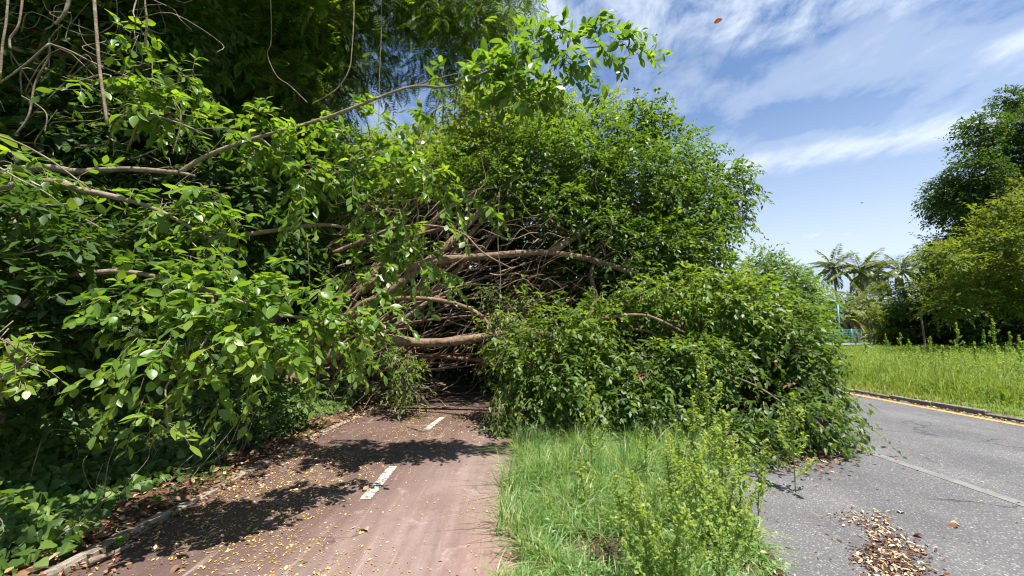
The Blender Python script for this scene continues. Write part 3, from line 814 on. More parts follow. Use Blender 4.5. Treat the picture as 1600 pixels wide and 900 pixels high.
FRONT = [(870, 530, 7.0, 62, .65), (820, 565, 6.9, 48, .6), (925, 518, 6.9, 46, .65), (955, 580, 6.6, 44, .55), (1000, 600, 6.4, 34, .3), (1045, 478, 6.9, 46, .7), (1000, 462, 7.2, 28, .8), (1105, 480, 7.0, 58, .75), (1165, 500, 6.9, 60, .7),
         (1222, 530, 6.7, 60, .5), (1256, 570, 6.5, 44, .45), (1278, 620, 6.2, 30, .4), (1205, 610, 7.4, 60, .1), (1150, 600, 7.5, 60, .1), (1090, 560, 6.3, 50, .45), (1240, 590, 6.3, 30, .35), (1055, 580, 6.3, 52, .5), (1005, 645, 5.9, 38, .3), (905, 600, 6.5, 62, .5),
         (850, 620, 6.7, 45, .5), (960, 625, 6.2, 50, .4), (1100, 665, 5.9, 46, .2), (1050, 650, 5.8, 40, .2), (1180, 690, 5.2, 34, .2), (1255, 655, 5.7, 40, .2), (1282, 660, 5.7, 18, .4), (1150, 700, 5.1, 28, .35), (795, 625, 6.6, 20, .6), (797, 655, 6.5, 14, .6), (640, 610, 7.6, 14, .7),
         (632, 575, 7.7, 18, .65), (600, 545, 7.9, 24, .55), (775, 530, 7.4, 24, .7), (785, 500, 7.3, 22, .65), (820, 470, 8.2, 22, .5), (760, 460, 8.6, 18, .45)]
lv = Leaves(); lv.tw = []
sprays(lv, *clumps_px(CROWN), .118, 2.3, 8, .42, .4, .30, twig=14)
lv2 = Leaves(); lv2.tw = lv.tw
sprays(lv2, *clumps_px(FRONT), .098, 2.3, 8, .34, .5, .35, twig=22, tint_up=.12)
# hanging shoots
def shoots(lv, pts, n, L, leaf, tint=.6):
    for p0, d0 in pts:
        for i in range(n):
            a = p0 + rng.normal(size=3) * .08
            dd = nrm(np.asarray(d0, float) + rng.normal(size=3) * .35)
            l_ = L * rng.uniform(.5, 1.2); k = 12
            f = np.linspace(.1, 1, k)[:, None]
            p = a + dd * l_ * f - UP * .55 * l_ * f * f
            s_ = np.where(np.arange(k) % 2, 1, -1)[:, None] * nrm(np.cross(dd, UP))
            lv.add(p, nrm(s_ * .8 + dd * .5 - UP * .5 + rng.normal(size=(k, 3)) * .3), nrm(UP + rng.normal(size=(k, 3)) * .6), leaf * rng.uniform(.7, 1.25, k), tint + .2 * rng.normal(size=k))
            lv.tw.append((p[0], p[k // 2], p[-1]))
shoots(lv, [(P(a, b, c), (d, -.2, e)) for a, b, c, d, e in [(1030, 160, 10.3, .2, .9), (1000, 165, 10.4, -.1, 1), (1150, 260, 10, .8, .3), (1165, 300, 10, 1, 0), (1110, 240, 10.2, .7, .6), (940, 165, 10.5, -.2, 1), (890, 190, 10.4, -.1, 1), (1060, 200, 10.3, .5, .8), (1150, 340, 9.8, .9, -.3), (1200, 420, 8.5, .6, .6), (1240, 440, 8.5, .5, .8), (1130, 380, 9, .9, 0)]], 7, .55, .115, .45)
shoots(lv2, [(P(a, b, c), (d, -.3, e)) for a, b, c, d, e in [(640, 560, 7.6, 0, -.6), (635, 590, 7.5, 0, -.9), (795, 600, 6.5, -.1, -.8), (790, 630, 6.4, 0, -1), (1000, 455, 7, -.5, .3), (1285, 600, 6.2, .6, -.2), (1290, 650, 5.9, .4, -.7), (1290, 680, 5.6, .3, -.6), (800, 540, 6.7, -.8, .1), (1180, 455, 6.9, .3, .8), (1235, 490, 6.7, .6, .6), (1060, 440, 6.8, .2, .8), (870, 480, 6.8, -.1, .9), (920, 475, 6.8, .2, .9), (1110, 445, 6.8, .1, .9), (1150, 450, 6.8, .3, .9), (1205, 480, 6.6, .5, .8), (1250, 530, 6.4, .8, .5), (980, 455, 7.1, -.6, .2), (840, 520, 6.6, -.6, .5), (1060, 540, 6.0, .1, .1), (1150, 560, 6.0, .2, .1), (900, 560, 6.3, -.1, .1), (1230, 640, 5.4, .4, -.3), (1180, 650, 5.3, .1, -.3), (1290, 640, 5.8, .8, -.2), (1020, 700, 5.5, 0, -.6), (880, 640, 6.2, 0, -.6), (940, 650, 6.0, -.1, -.5)]], 10, .46, .10, .58)
def hollow(lv, keep):
    """the open hollow under the arch of limbs carries few leaves"""
    lv.cat(); x, y, z = project(lv.p)
    e = ((x - 735) / 190) ** 2 + ((y - 440) / 120) ** 2 + .25 * np.sin(x / 17 + y / 29) + .2 * np.sin(y / 13 - x / 37)
    e2 = ((x - 710) / 130) ** 2 + ((y - 590) / 60) ** 2
    e3 = ((x - 930) / 45) ** 2 + ((y - 425) / 45) ** 2
    m = ((e < 1) | (e2 < 1) & (rng.random(len(x)) < .6) | (e3 < 1)) & (rng.random(len(x)) > keep) & (z < 10.6)
    return lv.take(~m)
lv = hollow(lv, .28); lv.tw = lv2.tw; lv2 = hollow(lv2, .46)
big, rest = pick(lv2, 300)
for a, b, c, r in [(905, 540, 7.0, 8), (1050, 530, 6.8, 8), (1180, 560, 6.6, 8), (1010, 300, 9.8, 9), (880, 280, 9.9, 8), (1090, 310, 10, 8)]:
    pass
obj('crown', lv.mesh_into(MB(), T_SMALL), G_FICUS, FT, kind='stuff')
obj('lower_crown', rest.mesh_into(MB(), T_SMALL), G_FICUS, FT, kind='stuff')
link_leaves(big, FT, leaf_variants('ficus', [T_MID], G_FICUS))
wi = Leaves()
sprays(wi, *clumps_px([(1180, 610, 6.6, 8), (1195, 560, 6.3, 6), (1250, 545, 6.2, 7), (1140, 640, 5.6, 6), (1085, 545, 6.3, 9), (870, 560, 6.5, 9), (1010, 590, 6.0, 8), (1060, 500, 6.6, 8), (940, 250, 10, 14), (1060, 300, 9.4, 10), (1240, 610, 5.9, 6), (900, 600, 6.2, 6), (990, 320, 9.2, 10)]), .075, 1.3, 5, .22, .6, .1)
wi.t = [t_ * .7 - .05 for t_ in wi.t]
obj('withered_leaves', wi.mesh_into(MB(), T_MID), G_DRY, FT, kind='stuff')
mb = MB(); twig_mesh(lv, mb, .006)
obj('twigs', mb, TWIG, FT, kind='stuff')
mb = MB()   # boughs that carry the clumps
for cl in (CROWN, FRONT):
    for a in cl[::2]:
        c = P(*a[:3]); src = P(760 if cl is CROWN else 860, 400 if cl is CROWN else 470, 9.0 if cl is CROWN else 8.0)
        if a[3] > 30: tube(mb, wander(src * .45 + c * .55, c, 2, .05), .03, .01, 5, 4)
obj('bough', mb, BARK, FT, kind='stuff')

# ------------------------------------------------------------------ generic standing tree
def tree(name, label, cat, base, clumps, leaf, tmpl, mat, r0=.2, dens=2.0, per=6, tlen=.6, droop=.3, trunk_to=None, bark=BARK, group=None, limbs=True, shell=.35, flat=1.0, leaf_parts=None, jit=.22, upn=1.0, trunk_name='trunk', limb_r=.05, nlimb=26):
    r = thing(name, label, cat, base, group)
    Cc, R, tn = clumps
    lv = Leaves(); lv.tw = []
    sprays(lv, Cc, R, tn, leaf, dens, per, tlen, droop, shell, flat, upn, jit, twig=5)
    lv.cat()
    base = np.asarray(base, float)
    top = np.average(Cc, axis=0, weights=R ** 2) if trunk_to is None else np.asarray(trunk_to, float)
    mb = MB(); ax = tube(mb, wander(base - UP * .1, top, 3, .03), r0, r0 * .35, 9, 6, .03)
    obj(trunk_name, mb, bark, r)
    if limbs:
        order = np.argsort(-R)[:nlimb]
        mbl = MB()
        for i in order:
            s_ = ax[int(len(ax) * rng.uniform(.45, .95))]
            tube(mbl, wander(s_, Cc[i], 3, .06, -.05), limb_r * (1 if R[i] > .4 else .6), .012, 5, 4)
        twig_mesh(lv, mbl, .008 if leaf > .1 else .004)
        obj('limbs', mbl, bark, r, kind='stuff')
    if leaf_parts:
        big, lv = pick(lv, leaf_parts[0], mask=leaf_parts[3] if len(leaf_parts) > 3 else None)
        link_leaves(big, r, leaf_variants(leaf_parts[1], leaf_parts[2], mat))
    obj('crown', lv.mesh_into(MB(), tmpl), mat, r, kind='stuff')
    return r

# pale tree standing behind the fallen crown
tree('pale_tree', 'pale yellow-green tree rising behind the dark fallen crown', 'tree', (-1.2, 13.2, 0),
     clumps_px([(745, 190, 13, 48, .75), (790, 180, 13, 45, .7), (840, 175, 13, 45, .65), (880, 190, 12.8, 36, .6), (720, 230, 12.8, 45, .7), (690, 260, 12.6, 45, .65), (770, 240, 12.5, 50, .7), (650, 290, 12.6, 50, .55), (620, 330, 12.5, 45, .45), (700, 310, 12.2, 45, .5), (610, 280, 13, 45, .55), (585, 240, 13.5, 40, .5), (660, 220, 13.4, 26, .6), (740, 155, 13, 20, .7), (860, 150, 13, 16, .6), (950, 165, 13, 16, .6)]),
     .115, T_SMALL, G_PALE, .16, 2.1, 7, .5, .3, jit=.25)
# thicket that closes the view under the crown
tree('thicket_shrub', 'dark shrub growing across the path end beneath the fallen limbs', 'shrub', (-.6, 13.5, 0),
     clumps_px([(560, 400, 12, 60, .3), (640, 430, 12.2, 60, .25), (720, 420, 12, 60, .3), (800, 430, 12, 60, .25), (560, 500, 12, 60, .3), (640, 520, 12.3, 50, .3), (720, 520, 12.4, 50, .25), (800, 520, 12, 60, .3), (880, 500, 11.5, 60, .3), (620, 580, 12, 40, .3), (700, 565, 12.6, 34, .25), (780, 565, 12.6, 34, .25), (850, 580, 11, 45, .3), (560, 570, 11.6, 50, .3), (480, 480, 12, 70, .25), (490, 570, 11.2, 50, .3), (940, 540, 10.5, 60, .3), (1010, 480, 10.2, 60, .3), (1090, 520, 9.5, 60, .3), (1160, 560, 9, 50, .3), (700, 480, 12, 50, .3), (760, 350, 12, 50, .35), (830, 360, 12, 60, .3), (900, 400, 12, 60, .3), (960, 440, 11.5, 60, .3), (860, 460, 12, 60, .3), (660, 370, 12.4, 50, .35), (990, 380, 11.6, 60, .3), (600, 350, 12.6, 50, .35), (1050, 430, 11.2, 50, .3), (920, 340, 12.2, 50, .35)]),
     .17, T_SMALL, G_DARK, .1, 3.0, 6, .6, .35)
tree('roadside_tree', 'lighter green small tree beyond the right end of the fallen crown', 'tree', (9.3, 12.8, 0),
     clumps_px([(1225, 440, 12.5, 34, .6), (1250, 460, 12.5, 30, .65), (1270, 482, 12.5, 18, .6), (1200, 420, 12.8, 28, .55), (1180, 430, 12.8, 28, .5), (1245, 490, 12.3, 34, .45), (1270, 508, 12.4, 16, .45), (1240, 530, 12.3, 30, .4), (1200, 480, 12.3, 40, .45), (1276, 446, 12.6, 9, .6), (1256, 430, 12.6, 9, .6)]),
     .105, T_SMALL, G_FICUS, .08, 1.7, 7, .36, .25, bark=BARK_GREY)

# ------------------------------------------------------------------ left side: near broad-leaved tree
BT = thing('broad_leaved_tree', 'near tree with large glossy sunlit leaves and long pale boughs reaching over the path', 'tree', (-7.4, 3.8, .2))
NEAR = [(225, 475, 3.2, 38, .5), (275, 455, 3.2, 40, .45), (330, 480, 3.1, 45, .55), (300, 520, 3.0, 42, .5), (385, 470, 3.2, 48, .6), (440, 490, 3.3, 46, .6), (365, 520, 3.0, 42, .55), (415, 535, 3.1, 42, .6), (300, 545, 2.95, 34, .55), (255, 560, 2.9, 24, .6), (480, 520, 3.5, 40, .6), (530, 500, 3.7, 40, .6), (560, 560, 3.9, 24, .65), (425, 560, 3.2, 18, .6), (235, 640, 2.85, 10, .75), (262, 660, 2.85, 12, .8), (340, 590, 3, 16, .55), (215, 520, 3.1, 22, .5), (245, 545, 3, 26, .5), (340, 430, 3.3, 34, .5), (300, 410, 3.4, 30, .5), (510, 470, 3.7, 30, .6), (475, 560, 3.4, 16, .6)]
MIDC = [(415, 205, 4.6, 34, .6), (455, 225, 4.5, 38, .6), (400, 240, 4.5, 22, .6), (500, 205, 4.7, 30, .55), (545, 215, 4.8, 28, .55), (480, 265, 4.4, 34, .55), (530, 260, 4.5, 34, .6), (580, 240, 4.7, 30, .55), (625, 260, 4.6, 32, .6), (670, 275, 4.6, 30, .6), (705, 295, 4.6, 26, .6), (735, 310, 4.6, 18, .65), (610, 300, 4.6, 22, .55), (640, 220, 4.8, 18, .5),
        (590, 360, 4.8, 36, .5), (630, 380, 4.7, 34, .6), (660, 400, 4.7, 28, .65), (560, 390, 4.6, 34, .5), (600, 420, 4.6, 30, .6), (545, 430, 4.5, 34, .5), (590, 460, 4.5, 22, .6), (675, 420, 4.7, 14, .7), (440, 440, 4.2, 30, .5), (640, 350, 4.9, 18, .5)]
TIP = [(755, 100, 4.5, 20, .5), (800, 85, 4.5, 24, .45), (845, 65, 4.5, 20, .5), (815, 115, 4.4, 24, .45), (880, 55, 4.5, 16, .5), (890, 90, 4.4, 18, .5), (930, 60, 4.5, 14, .5), (905, 115, 4.4, 10, .55), (965, 70, 4.5, 14, .55), (800, 145, 4.4, 22, .4), (840, 145, 4.4, 16, .4), (770, 130, 4.5, 18, .4), (835, 165, 4.4, 10, .4), (720, 185, 4.6, 10, .4), (740, 125, 4.6, 12, .4), (690, 115, 4.7, 10, .4), (665, 180, 4.7, 10, .45), (860, 45, 4.5, 8, .5), (980, 90, 4.45, 8, .5)]
UPL = [(250, 130, 4.4, 34, .6), (215, 150, 4.3, 30, .5), (280, 160, 4.4, 26, .6), (130, 130, 4.0, 20, .7), (300, 325, 4.0, 30, .5), (350, 345, 4.1, 26, .55), (250, 325, 4.0, 24, .45), (330, 365, 4.0, 22, .5), (200, 315, 3.9, 18, .45), (290, 120, 4.5, 22, .6), (215, 60, 4.4, 24, .5), (270, 190, 4.4, 18, .6), (50, 265, 3.6, 40, .5), (120, 290, 3.8, 26, .5), (330, 300, 4.2, 26, .5)]
for o_ in [(590, 360), (560, 390), (545, 430), (440, 440)]:
    MIDC = [c if (c[0], c[1]) != o_ else (*c[:3], c[3] * .7, c[4]) for c in MIDC]
lv = Leaves(); lv.tw = []
sprays(lv, *clumps_px([(*c[:3], c[3] * .86, c[4]) for c in NEAR]), .090, 1.15, 6, .17, .45, .15, twig=9, jit=.26, upn=1.1, szvar=.28)
sprays(lv, *clumps_px([(*c[:3], c[3] * .86, c[4]) for c in MIDC]), .098, 1.1, 6, .16, .45, .15, twig=9, jit=.26, szvar=.28)
sprays(lv, *clumps_px(TIP), .125, 1.9, 5, .2, .3, .1, twig=6, jit=.2)
sprays(lv, *clumps_px(UPL), .13, 1.2, 6, .28, .45, .1, twig=8, jit=.24)
shoots(lv, [(P(a, b, c), (d, -.3, e)) for a, b, c, d, e in [(200, 535, 3, -.5, -.5), (225, 590, 2.9, -.3, -.7), (320, 565, 3, 0, -.7), (400, 560, 3.1, .2, -.7), (470, 545, 3.4, .4, -.5), (550, 530, 3.8, .6, -.4), (595, 500, 4, .8, -.2), (185, 470, 3.2, -.8, .1), (260, 430, 3.3, -.2, .6), (340, 440, 3.2, .1, .7), (430, 450, 3.3, .4, .6), (500, 460, 3.6, .6, .4)]], 4, .30, .10, .6)
shoots(lv, [(P(a, b, c), (d, -.2, e)) for a, b, c, d, e in [(745, 310, 4.6, .8, -.2), (700, 320, 4.6, .3, -.6), (560, 180, 4.7, .3, .8), (620, 210, 4.8, .5, .6), (365, 205, 4.6, -.7, .3), (690, 420, 4.7, .8, -.1), (650, 430, 4.7, .5, -.6), (465, 290, 4.4, -.1, -.9), (480, 310, 4.3, .1, -.9), (560, 300, 4.5, .1, -.9), (620, 320, 4.6, .2, -.9), (590, 470, 4.5, .3, -.8), (420, 180, 4.6, -.2, .8), (860, 120, 4.4, .7, -.4), (980, 75, 4.45, .9, .1), (940, 55, 4.5, .6, .6), (905, 110, 4.4, .4, -.8)]], 4, .34, .11, .58)
big, rest = pick(lv, 300)
link_leaves(big, BT, leaf_variants('broad', [T_BROAD, T_BROAD2], G_BRIGHT))
obj('foliage', rest.mesh_into(MB(), T_MID), G_BRIGHT, BT, kind='stuff')
BOUGHS = [([(-260, 330, 4.0), (-60, 285, 4.0), (60, 262, 4.1), (120, 268, 4.2), (200, 264, 4.25), (280, 270, 4.3)], .05, .026),
          ([(280, 270, 4.3), (320, 245, 4.35), (370, 225, 4.4), (405, 214, 4.45), (500, 187, 4.5), (560, 165, 4.5), (640, 136, 4.55), (700, 135, 4.5), (760, 112, 4.5), (820, 95, 4.45), (890, 78, 4.45), (975, 70, 4.45)], .026, .006),
          ([(280, 270, 4.3), (306, 275, 4.3)], .022, .012),
          ([(-200, 330, 3.6), (60, 285, 3.7), (120, 296, 3.7), (180, 308, 3.75), (250, 330, 3.9), (340, 380, 4.0)], .045, .014),
          ([(-150, 180, 3.2), (0, 213, 3.4), (70, 245, 3.5), (120, 280, 3.55), (142, 297, 3.6)], .011, .005),
          ([(-150, 380, 4.6), (120, 380, 4.6), (330, 372, 4.6), (430, 360, 4.7), (520, 352, 4.7), (600, 380, 4.7), (660, 400, 4.7)], .04, .01),
          ([(-150, 420, 3.3), (80, 430, 3.3), (200, 425, 3.3), (330, 455, 3.2), (430, 490, 3.3), (540, 500, 3.7)], .03, .008),
          ([(330, 455, 3.2), (335, 500, 3.1), (322, 530, 3.0), (300, 560, 2.95), (262, 600, 2.9), (260, 630, 2.85), (262, 660, 2.85)], .010, .004),
          ([(280, 320, 4.0), (265, 300, 4.2), (310, 262, 4.3)], .006, .004),
          ([(640, 136, 4.55), (700, 118, 4.6), (760, 105, 4.6), (850, 60, 4.5), (885, 42, 4.5)], .007, .003),
          ([(405, 214, 4.45), (440, 240, 4.45), (500, 262, 4.5), (600, 262, 4.6), (700, 295, 4.6)], .012, .004)]
for L, r0, r1 in BOUGHS:
    mb = MB(); tube(mb, [P(*a) for a in L], r0, r1, 7, 6, .03)
    obj('bough', mb, TWIG, BT)
mb = MB(); tube(mb, [(-7.4, 3.8, -.1), (-7.3, 3.9, 1.2), (-7.2, 4.1, 2.4), (-7.3, 4.2, 4.2), (-7.6, 4, 6)], .16, .08, 10, 6, .03)
obj('trunk', mb, BARK_GREY, BT)
mb = MB(); twig_mesh(lv, mb, .0035)
obj('twigs', mb, TWIG, BT, kind='stuff')

# shaded broad-leaved wall to the left, behind the near boughs
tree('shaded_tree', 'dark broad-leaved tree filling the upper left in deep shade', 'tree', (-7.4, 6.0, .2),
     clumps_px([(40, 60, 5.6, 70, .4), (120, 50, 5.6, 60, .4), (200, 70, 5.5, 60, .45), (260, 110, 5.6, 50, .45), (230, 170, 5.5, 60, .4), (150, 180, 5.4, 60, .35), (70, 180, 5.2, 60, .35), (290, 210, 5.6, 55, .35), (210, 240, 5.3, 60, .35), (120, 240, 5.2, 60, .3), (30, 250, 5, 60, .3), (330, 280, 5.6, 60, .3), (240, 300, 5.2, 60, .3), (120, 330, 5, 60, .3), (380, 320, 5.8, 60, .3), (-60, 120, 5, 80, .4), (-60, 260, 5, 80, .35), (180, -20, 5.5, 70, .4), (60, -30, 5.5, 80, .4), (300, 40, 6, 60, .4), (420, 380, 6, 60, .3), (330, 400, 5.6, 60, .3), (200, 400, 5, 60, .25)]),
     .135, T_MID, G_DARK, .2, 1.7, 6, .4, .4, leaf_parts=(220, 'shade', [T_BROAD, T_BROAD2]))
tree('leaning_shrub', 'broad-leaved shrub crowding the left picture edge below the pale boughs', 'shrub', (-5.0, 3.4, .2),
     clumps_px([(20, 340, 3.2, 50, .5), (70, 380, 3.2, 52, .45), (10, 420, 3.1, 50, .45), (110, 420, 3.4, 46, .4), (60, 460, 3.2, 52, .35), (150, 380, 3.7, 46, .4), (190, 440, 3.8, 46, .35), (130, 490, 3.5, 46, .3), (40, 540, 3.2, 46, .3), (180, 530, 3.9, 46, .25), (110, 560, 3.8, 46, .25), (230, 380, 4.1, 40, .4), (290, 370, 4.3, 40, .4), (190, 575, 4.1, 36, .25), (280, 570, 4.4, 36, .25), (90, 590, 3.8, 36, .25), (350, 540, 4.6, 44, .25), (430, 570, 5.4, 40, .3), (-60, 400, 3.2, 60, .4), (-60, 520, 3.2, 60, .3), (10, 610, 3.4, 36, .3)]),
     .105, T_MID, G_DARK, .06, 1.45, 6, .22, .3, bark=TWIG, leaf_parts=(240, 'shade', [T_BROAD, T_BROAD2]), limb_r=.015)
tree('yellow_shrub', 'small sunlit yellow-green leaves at the left picture edge', 'shrub', (-4.0, 2.6, .1),
     clumps_px([(10, 530, 2.7, 18, 1.0), (35, 545, 2.7, 16, .95), (30, 580, 2.7, 16, .95), (5, 570, 2.7, 20, .9), (45, 565, 2.7, 12, .9)]),
     .085, T_MID, G_BRIGHT, .012, 1.5, 5, .14, .4, bark=TWIG, limb_r=.004, leaf_parts=(60, 'broad', [T_BROAD, T_BROAD2]))

# feathery tree whose canopy roofs the left side
fc = [(415, 30, 7.6, 28, .75), (445, 85, 7.6, 24, .75), (490, 35, 7.7, 28, .7), (475, 140, 7.6, 14, .75), (525, 25, 7.8, 22, .7), (430, 130, 7.6, 14, .7), (520, 30, 8.5, 60, .5), (560, 80, 8.5, 36, .45), (480, 60, 8.2, 50, .45), (460, 120, 8.0, 45, .5), (500, 160, 8.2, 40, .45), (430, 30, 8, 60, .45), (600, 10, 8.6, 45, .45), (660, 25, 8.8, 40, .5), (720, 20, 8.8, 42, .6), (760, 30, 8.8, 30, .65), (690, 70, 8.7, 28, .45), (640, 75, 8.7, 22, .4), (740, 70, 8.8, 22, .55), (780, 5, 8.8, 30, .6), (430, 190, 8.0, 40, .4), (530, 120, 8.4, 26, .45), (380, 120, 8.2, 60, .35), (370, 200, 8.4, 60, .3), (330, 60, 8.0, 70, .35), (440, 260, 8.4, 50, .3), (380, 300, 8.6, 60, .3), (470, 330, 8.8, 50, .3), (510, 240, 9, 36, .4), (700, -30, 8.5, 50, .5), (600, -40, 8.5, 60, .5), (800, -40, 8.6, 40, .5), (480, -40, 8.2, 70, .5), (660, 120, 8.8, 14, .4), (700, 130, 8.8, 14, .4), (600, 120, 8.7, 12, .4), (690, 165, 8.9, 10, .4)]
FTH = tree('feathery_tree', 'tall tree with fine feathery leaves hanging in from the top against the sky', 'tree', (-5.6, 9.0, .2), clumps_px(fc), .32, T_PIN_FINE, G_FEATHER, .28, 3.4, 5, .6, .55, bark=BARK, limb_r=.022, nlimb=13, trunk_to=(-5.0, 8.0, 7.6))
# unseen rest of its canopy, clumps added overhead to shade the left side
hi = []
for i in range(85):
    y = rng.uniform(5.0, 13.5); z = 3.4 + 1.04 * y + rng.uniform(0, 2.2); x = rng.uniform(-12, -1.9 - .26 * (z - 7))
    hi.append((x, y, z, rng.uniform(.9, 1.3)))
for i in range(26):
    hi.append((rng.uniform(-11, -4.6), rng.uniform(-3, 3.0), rng.uniform(5.6, 8.5), rng.uniform(.8, 1.2)))
for i in range(22):
    y = rng.uniform(3.6, 6.6); hi.append((rng.uniform(-9.5, -3.9), y, 3.0 + 1.04 * y + rng.uniform(.3, 1.8), rng.uniform(.8, 1.1)))
hi = np.array(hi)
lv = Leaves(); sprays(lv, hi[:, :3], hi[:, 3], np.full(len(hi), .4), .30, .66, 5, .7, .4, .2, .6)
obj('overhead_shade_crown', lv.mesh_into(MB(), T_SMALL), G_FEATHER, FTH, kind='stuff')

mb = MB()
for i in range(75):   # bare twigs tangled in the shade at the upper left
    a = P(rng.uniform(-40, 240), rng.uniform(-20, 330), rng.uniform(4.3, 5.2)); L = rng.uniform(.4, 1.7); an = rng.uniform(-.9, 1.3)
    tube(mb, wander(a, a + L * np.array([math.cos(an), rng.normal() * .3, math.sin(an)]), 3, .09, rng.uniform(-.1, .2)), rng.uniform(.004, .014), .003, 5, 4)
for a, b in [((-80, 120, 5.2), (150, 20, 5.4)), ((-40, 200, 5.3), (110, -40, 5.5)), ((30, 240, 5.4), (90, 60, 5.4)), ((-60, 60, 5.0), (240, 40, 5.6))]:
    tube(mb, wander(P(*a), P(*b), 3, .06), .05, .03, 7, 5, .04)
st_ = [o for o in C.objects if o.name == 'shaded_tree'][0]
obj('branchwork', mb, TWIG, st_, kind='stuff')

# dense trees behind that close the left side
dk = []
for py in range(-120, 620, 75):
    for px in range(-260, 600, 80):
        if px > 500 and py < 230: continue
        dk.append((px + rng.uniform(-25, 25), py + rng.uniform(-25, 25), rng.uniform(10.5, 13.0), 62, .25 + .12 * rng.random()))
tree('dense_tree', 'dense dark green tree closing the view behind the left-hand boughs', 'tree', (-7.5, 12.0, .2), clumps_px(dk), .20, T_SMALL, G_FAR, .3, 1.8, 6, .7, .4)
dk = []
for py in range(-100, 610, 110):
    for px in range(-300, 620, 115):
        if px > 480 and py < 260: continue
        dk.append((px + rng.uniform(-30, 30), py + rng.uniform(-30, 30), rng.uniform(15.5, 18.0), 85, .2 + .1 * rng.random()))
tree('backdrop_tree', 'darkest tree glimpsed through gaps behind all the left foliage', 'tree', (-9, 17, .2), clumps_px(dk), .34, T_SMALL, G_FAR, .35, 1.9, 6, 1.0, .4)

# ------------------------------------------------------------------ undergrowth, creepers, vines
lv = Leaves(); mb = MB()
n = 24000
y = 1.9 + 8.2 * rng.random(n) ** 1.3
q = rng.random(n) ** .8 * 3.4
kx = np.array([pcx(v) - HW - .1 for v in y])
edge = .04 + .22 * np.sin(1.9 * y + .6) ** 2 + .22 * np.clip((y - 3.0), 0, 1.2) + .1 * rng.random(n)
x = kx - edge - q
mound = .10 + .75 * np.clip(q / 1.5, 0, 1) * (.75 + .35 * np.sin(2.3 * x + 1.7 * y)) * np.clip((y - 1.6) / 1.2, .35, 1)
z = mound * (.35 + .75 * rng.random(n) ** .5)
pt = np.sin(2.7 * x + 1.1 * np.sin(3 * y)) * np.sin(2.9 * y)
nn_ = nrm(UP * .8 + np.array([.5, -.45, 0]) + rng.normal(size=(n, 3)) * .4)
lv.add(np.stack([x, y, z], 1), nrm(np.array([.5, -.4, -.35]) + rng.normal(size=(n, 3)) * .6), nn_, rng.uniform(.05, .115, n), .56 + .2 * rng.normal(size=n) + .14 * pt)
lv.mesh_into(mb, T_HEART)
tag(obj('undergrowth', mb, G_CREEP), kind='stuff')
# stems of the undergrowth
mb = MB()
for i in range(140):
    yy = rng.uniform(2, 8); xx = pcx(yy) - HW - rng.uniform(.4, 2.2)
    a = np.array([xx, yy, .0]); tube(mb, wander(a, a + np.array([rng.normal() * .5, rng.normal() * .5, rng.uniform(.2, .9)]), 3, .1), .005, .002, 4, 3)
tag(obj('undergrowth_stems', mb, TWIG), kind='stuff')

# seedlings and low plants by the path kerb, each by itself
def seedling(base, h, label, nl=7, L=.2, tm=None, mat=None, cat='plant'):
    r = thing('seedling', label, cat, base, 'low plants beside the path kerb')
    b = np.asarray(base, float)
    mb = MB(); tube(mb, [b - UP * .02, b + UP * h * .5 + rng.normal(size=3) * .01, b + UP * h], .004, .002, 5, 4)
    obj('stem', mb, STEM, r)
    lv = Leaves(); an = np.arange(nl) * 2.4 + rng.random()
    d = np.stack([np.cos(an), np.sin(an), np.full(nl, .35)], 1)
    lv.add(b + UP * (h * np.linspace(.35, 1, nl))[:, None], d, np.tile(UP, (nl, 1)), L * rng.uniform(.7, 1.15, nl), .55 + .2 * rng.normal(size=nl))
    lv.cat()
    for i in range(nl):
        obj('frond' if tm is T_PIN else 'leaf', lv.take(np.arange(nl) == i).mesh_into(MB(), tm), mat, r)
    return r
for px, py_, h, lab, nl, L, tm, mt in [
    (330, 752, .16, 'feathery seedling with bluish green fronds beside the sunlit kerb', 9, .17, T_PIN, G_CREEP),
    (300, 765, .12, 'low feathery seedling in the leaf litter left of the larger one', 7, .14, T_PIN, G_CREEP),
    (245, 778, .07, 'bright green seedling of small round leaves on the leaf litter', 8, .07, T_HEART, G_BRIGHT),
    (190, 838, .05, 'tiny sprout growing at the kerb near the bottom left', 5, .06, T_HEART, G_BRIGHT),
    (352, 748, .10, 'small plant touching the kerb to the right of the feathery seedling', 7, .12, T_PIN, G_CREEP)]:
    d_ = gz(px, py_); p = P(px, py_, d_); seedling((p[0], d_, .03), h, lab, nl, L, tm, mt)
# leafy shrubs leaning out to the kerb further along
tree('kerb_shrub', 'dark leafy shrub leaning out over the kerb below the fallen limbs', 'shrub', (-3.9, 6.6, .05),
     clumps_px([(440, 640, 6.3, 28, .5), (470, 630, 6.5, 20, .55), (410, 655, 6.2, 30, .45), (375, 680, 5.7, 30, .4), (400, 630, 6.4, 32, .4), (350, 655, 5.8, 36, .35), (490, 648, 6.5, 9, .6)]),
     .10, T_MID, G_CREEP, .02, 1.7, 6, .28, .4, bark=TWIG, limb_r=.008)
# arched blade by the litter
mb = MB(); b = P(275, 775, 3.9); b[2] = .03
tube(mb, [b, b + np.array([-.01, 0, .10]), b + np.array([-.06, 0, .135]), b + np.array([-.13, 0, .12])], .012, .003, 5, 5)
tag(obj('arched_blade', mb, G_CREEP), 'single green leaf blade arching over the leaf litter by the kerb', 'leaf')

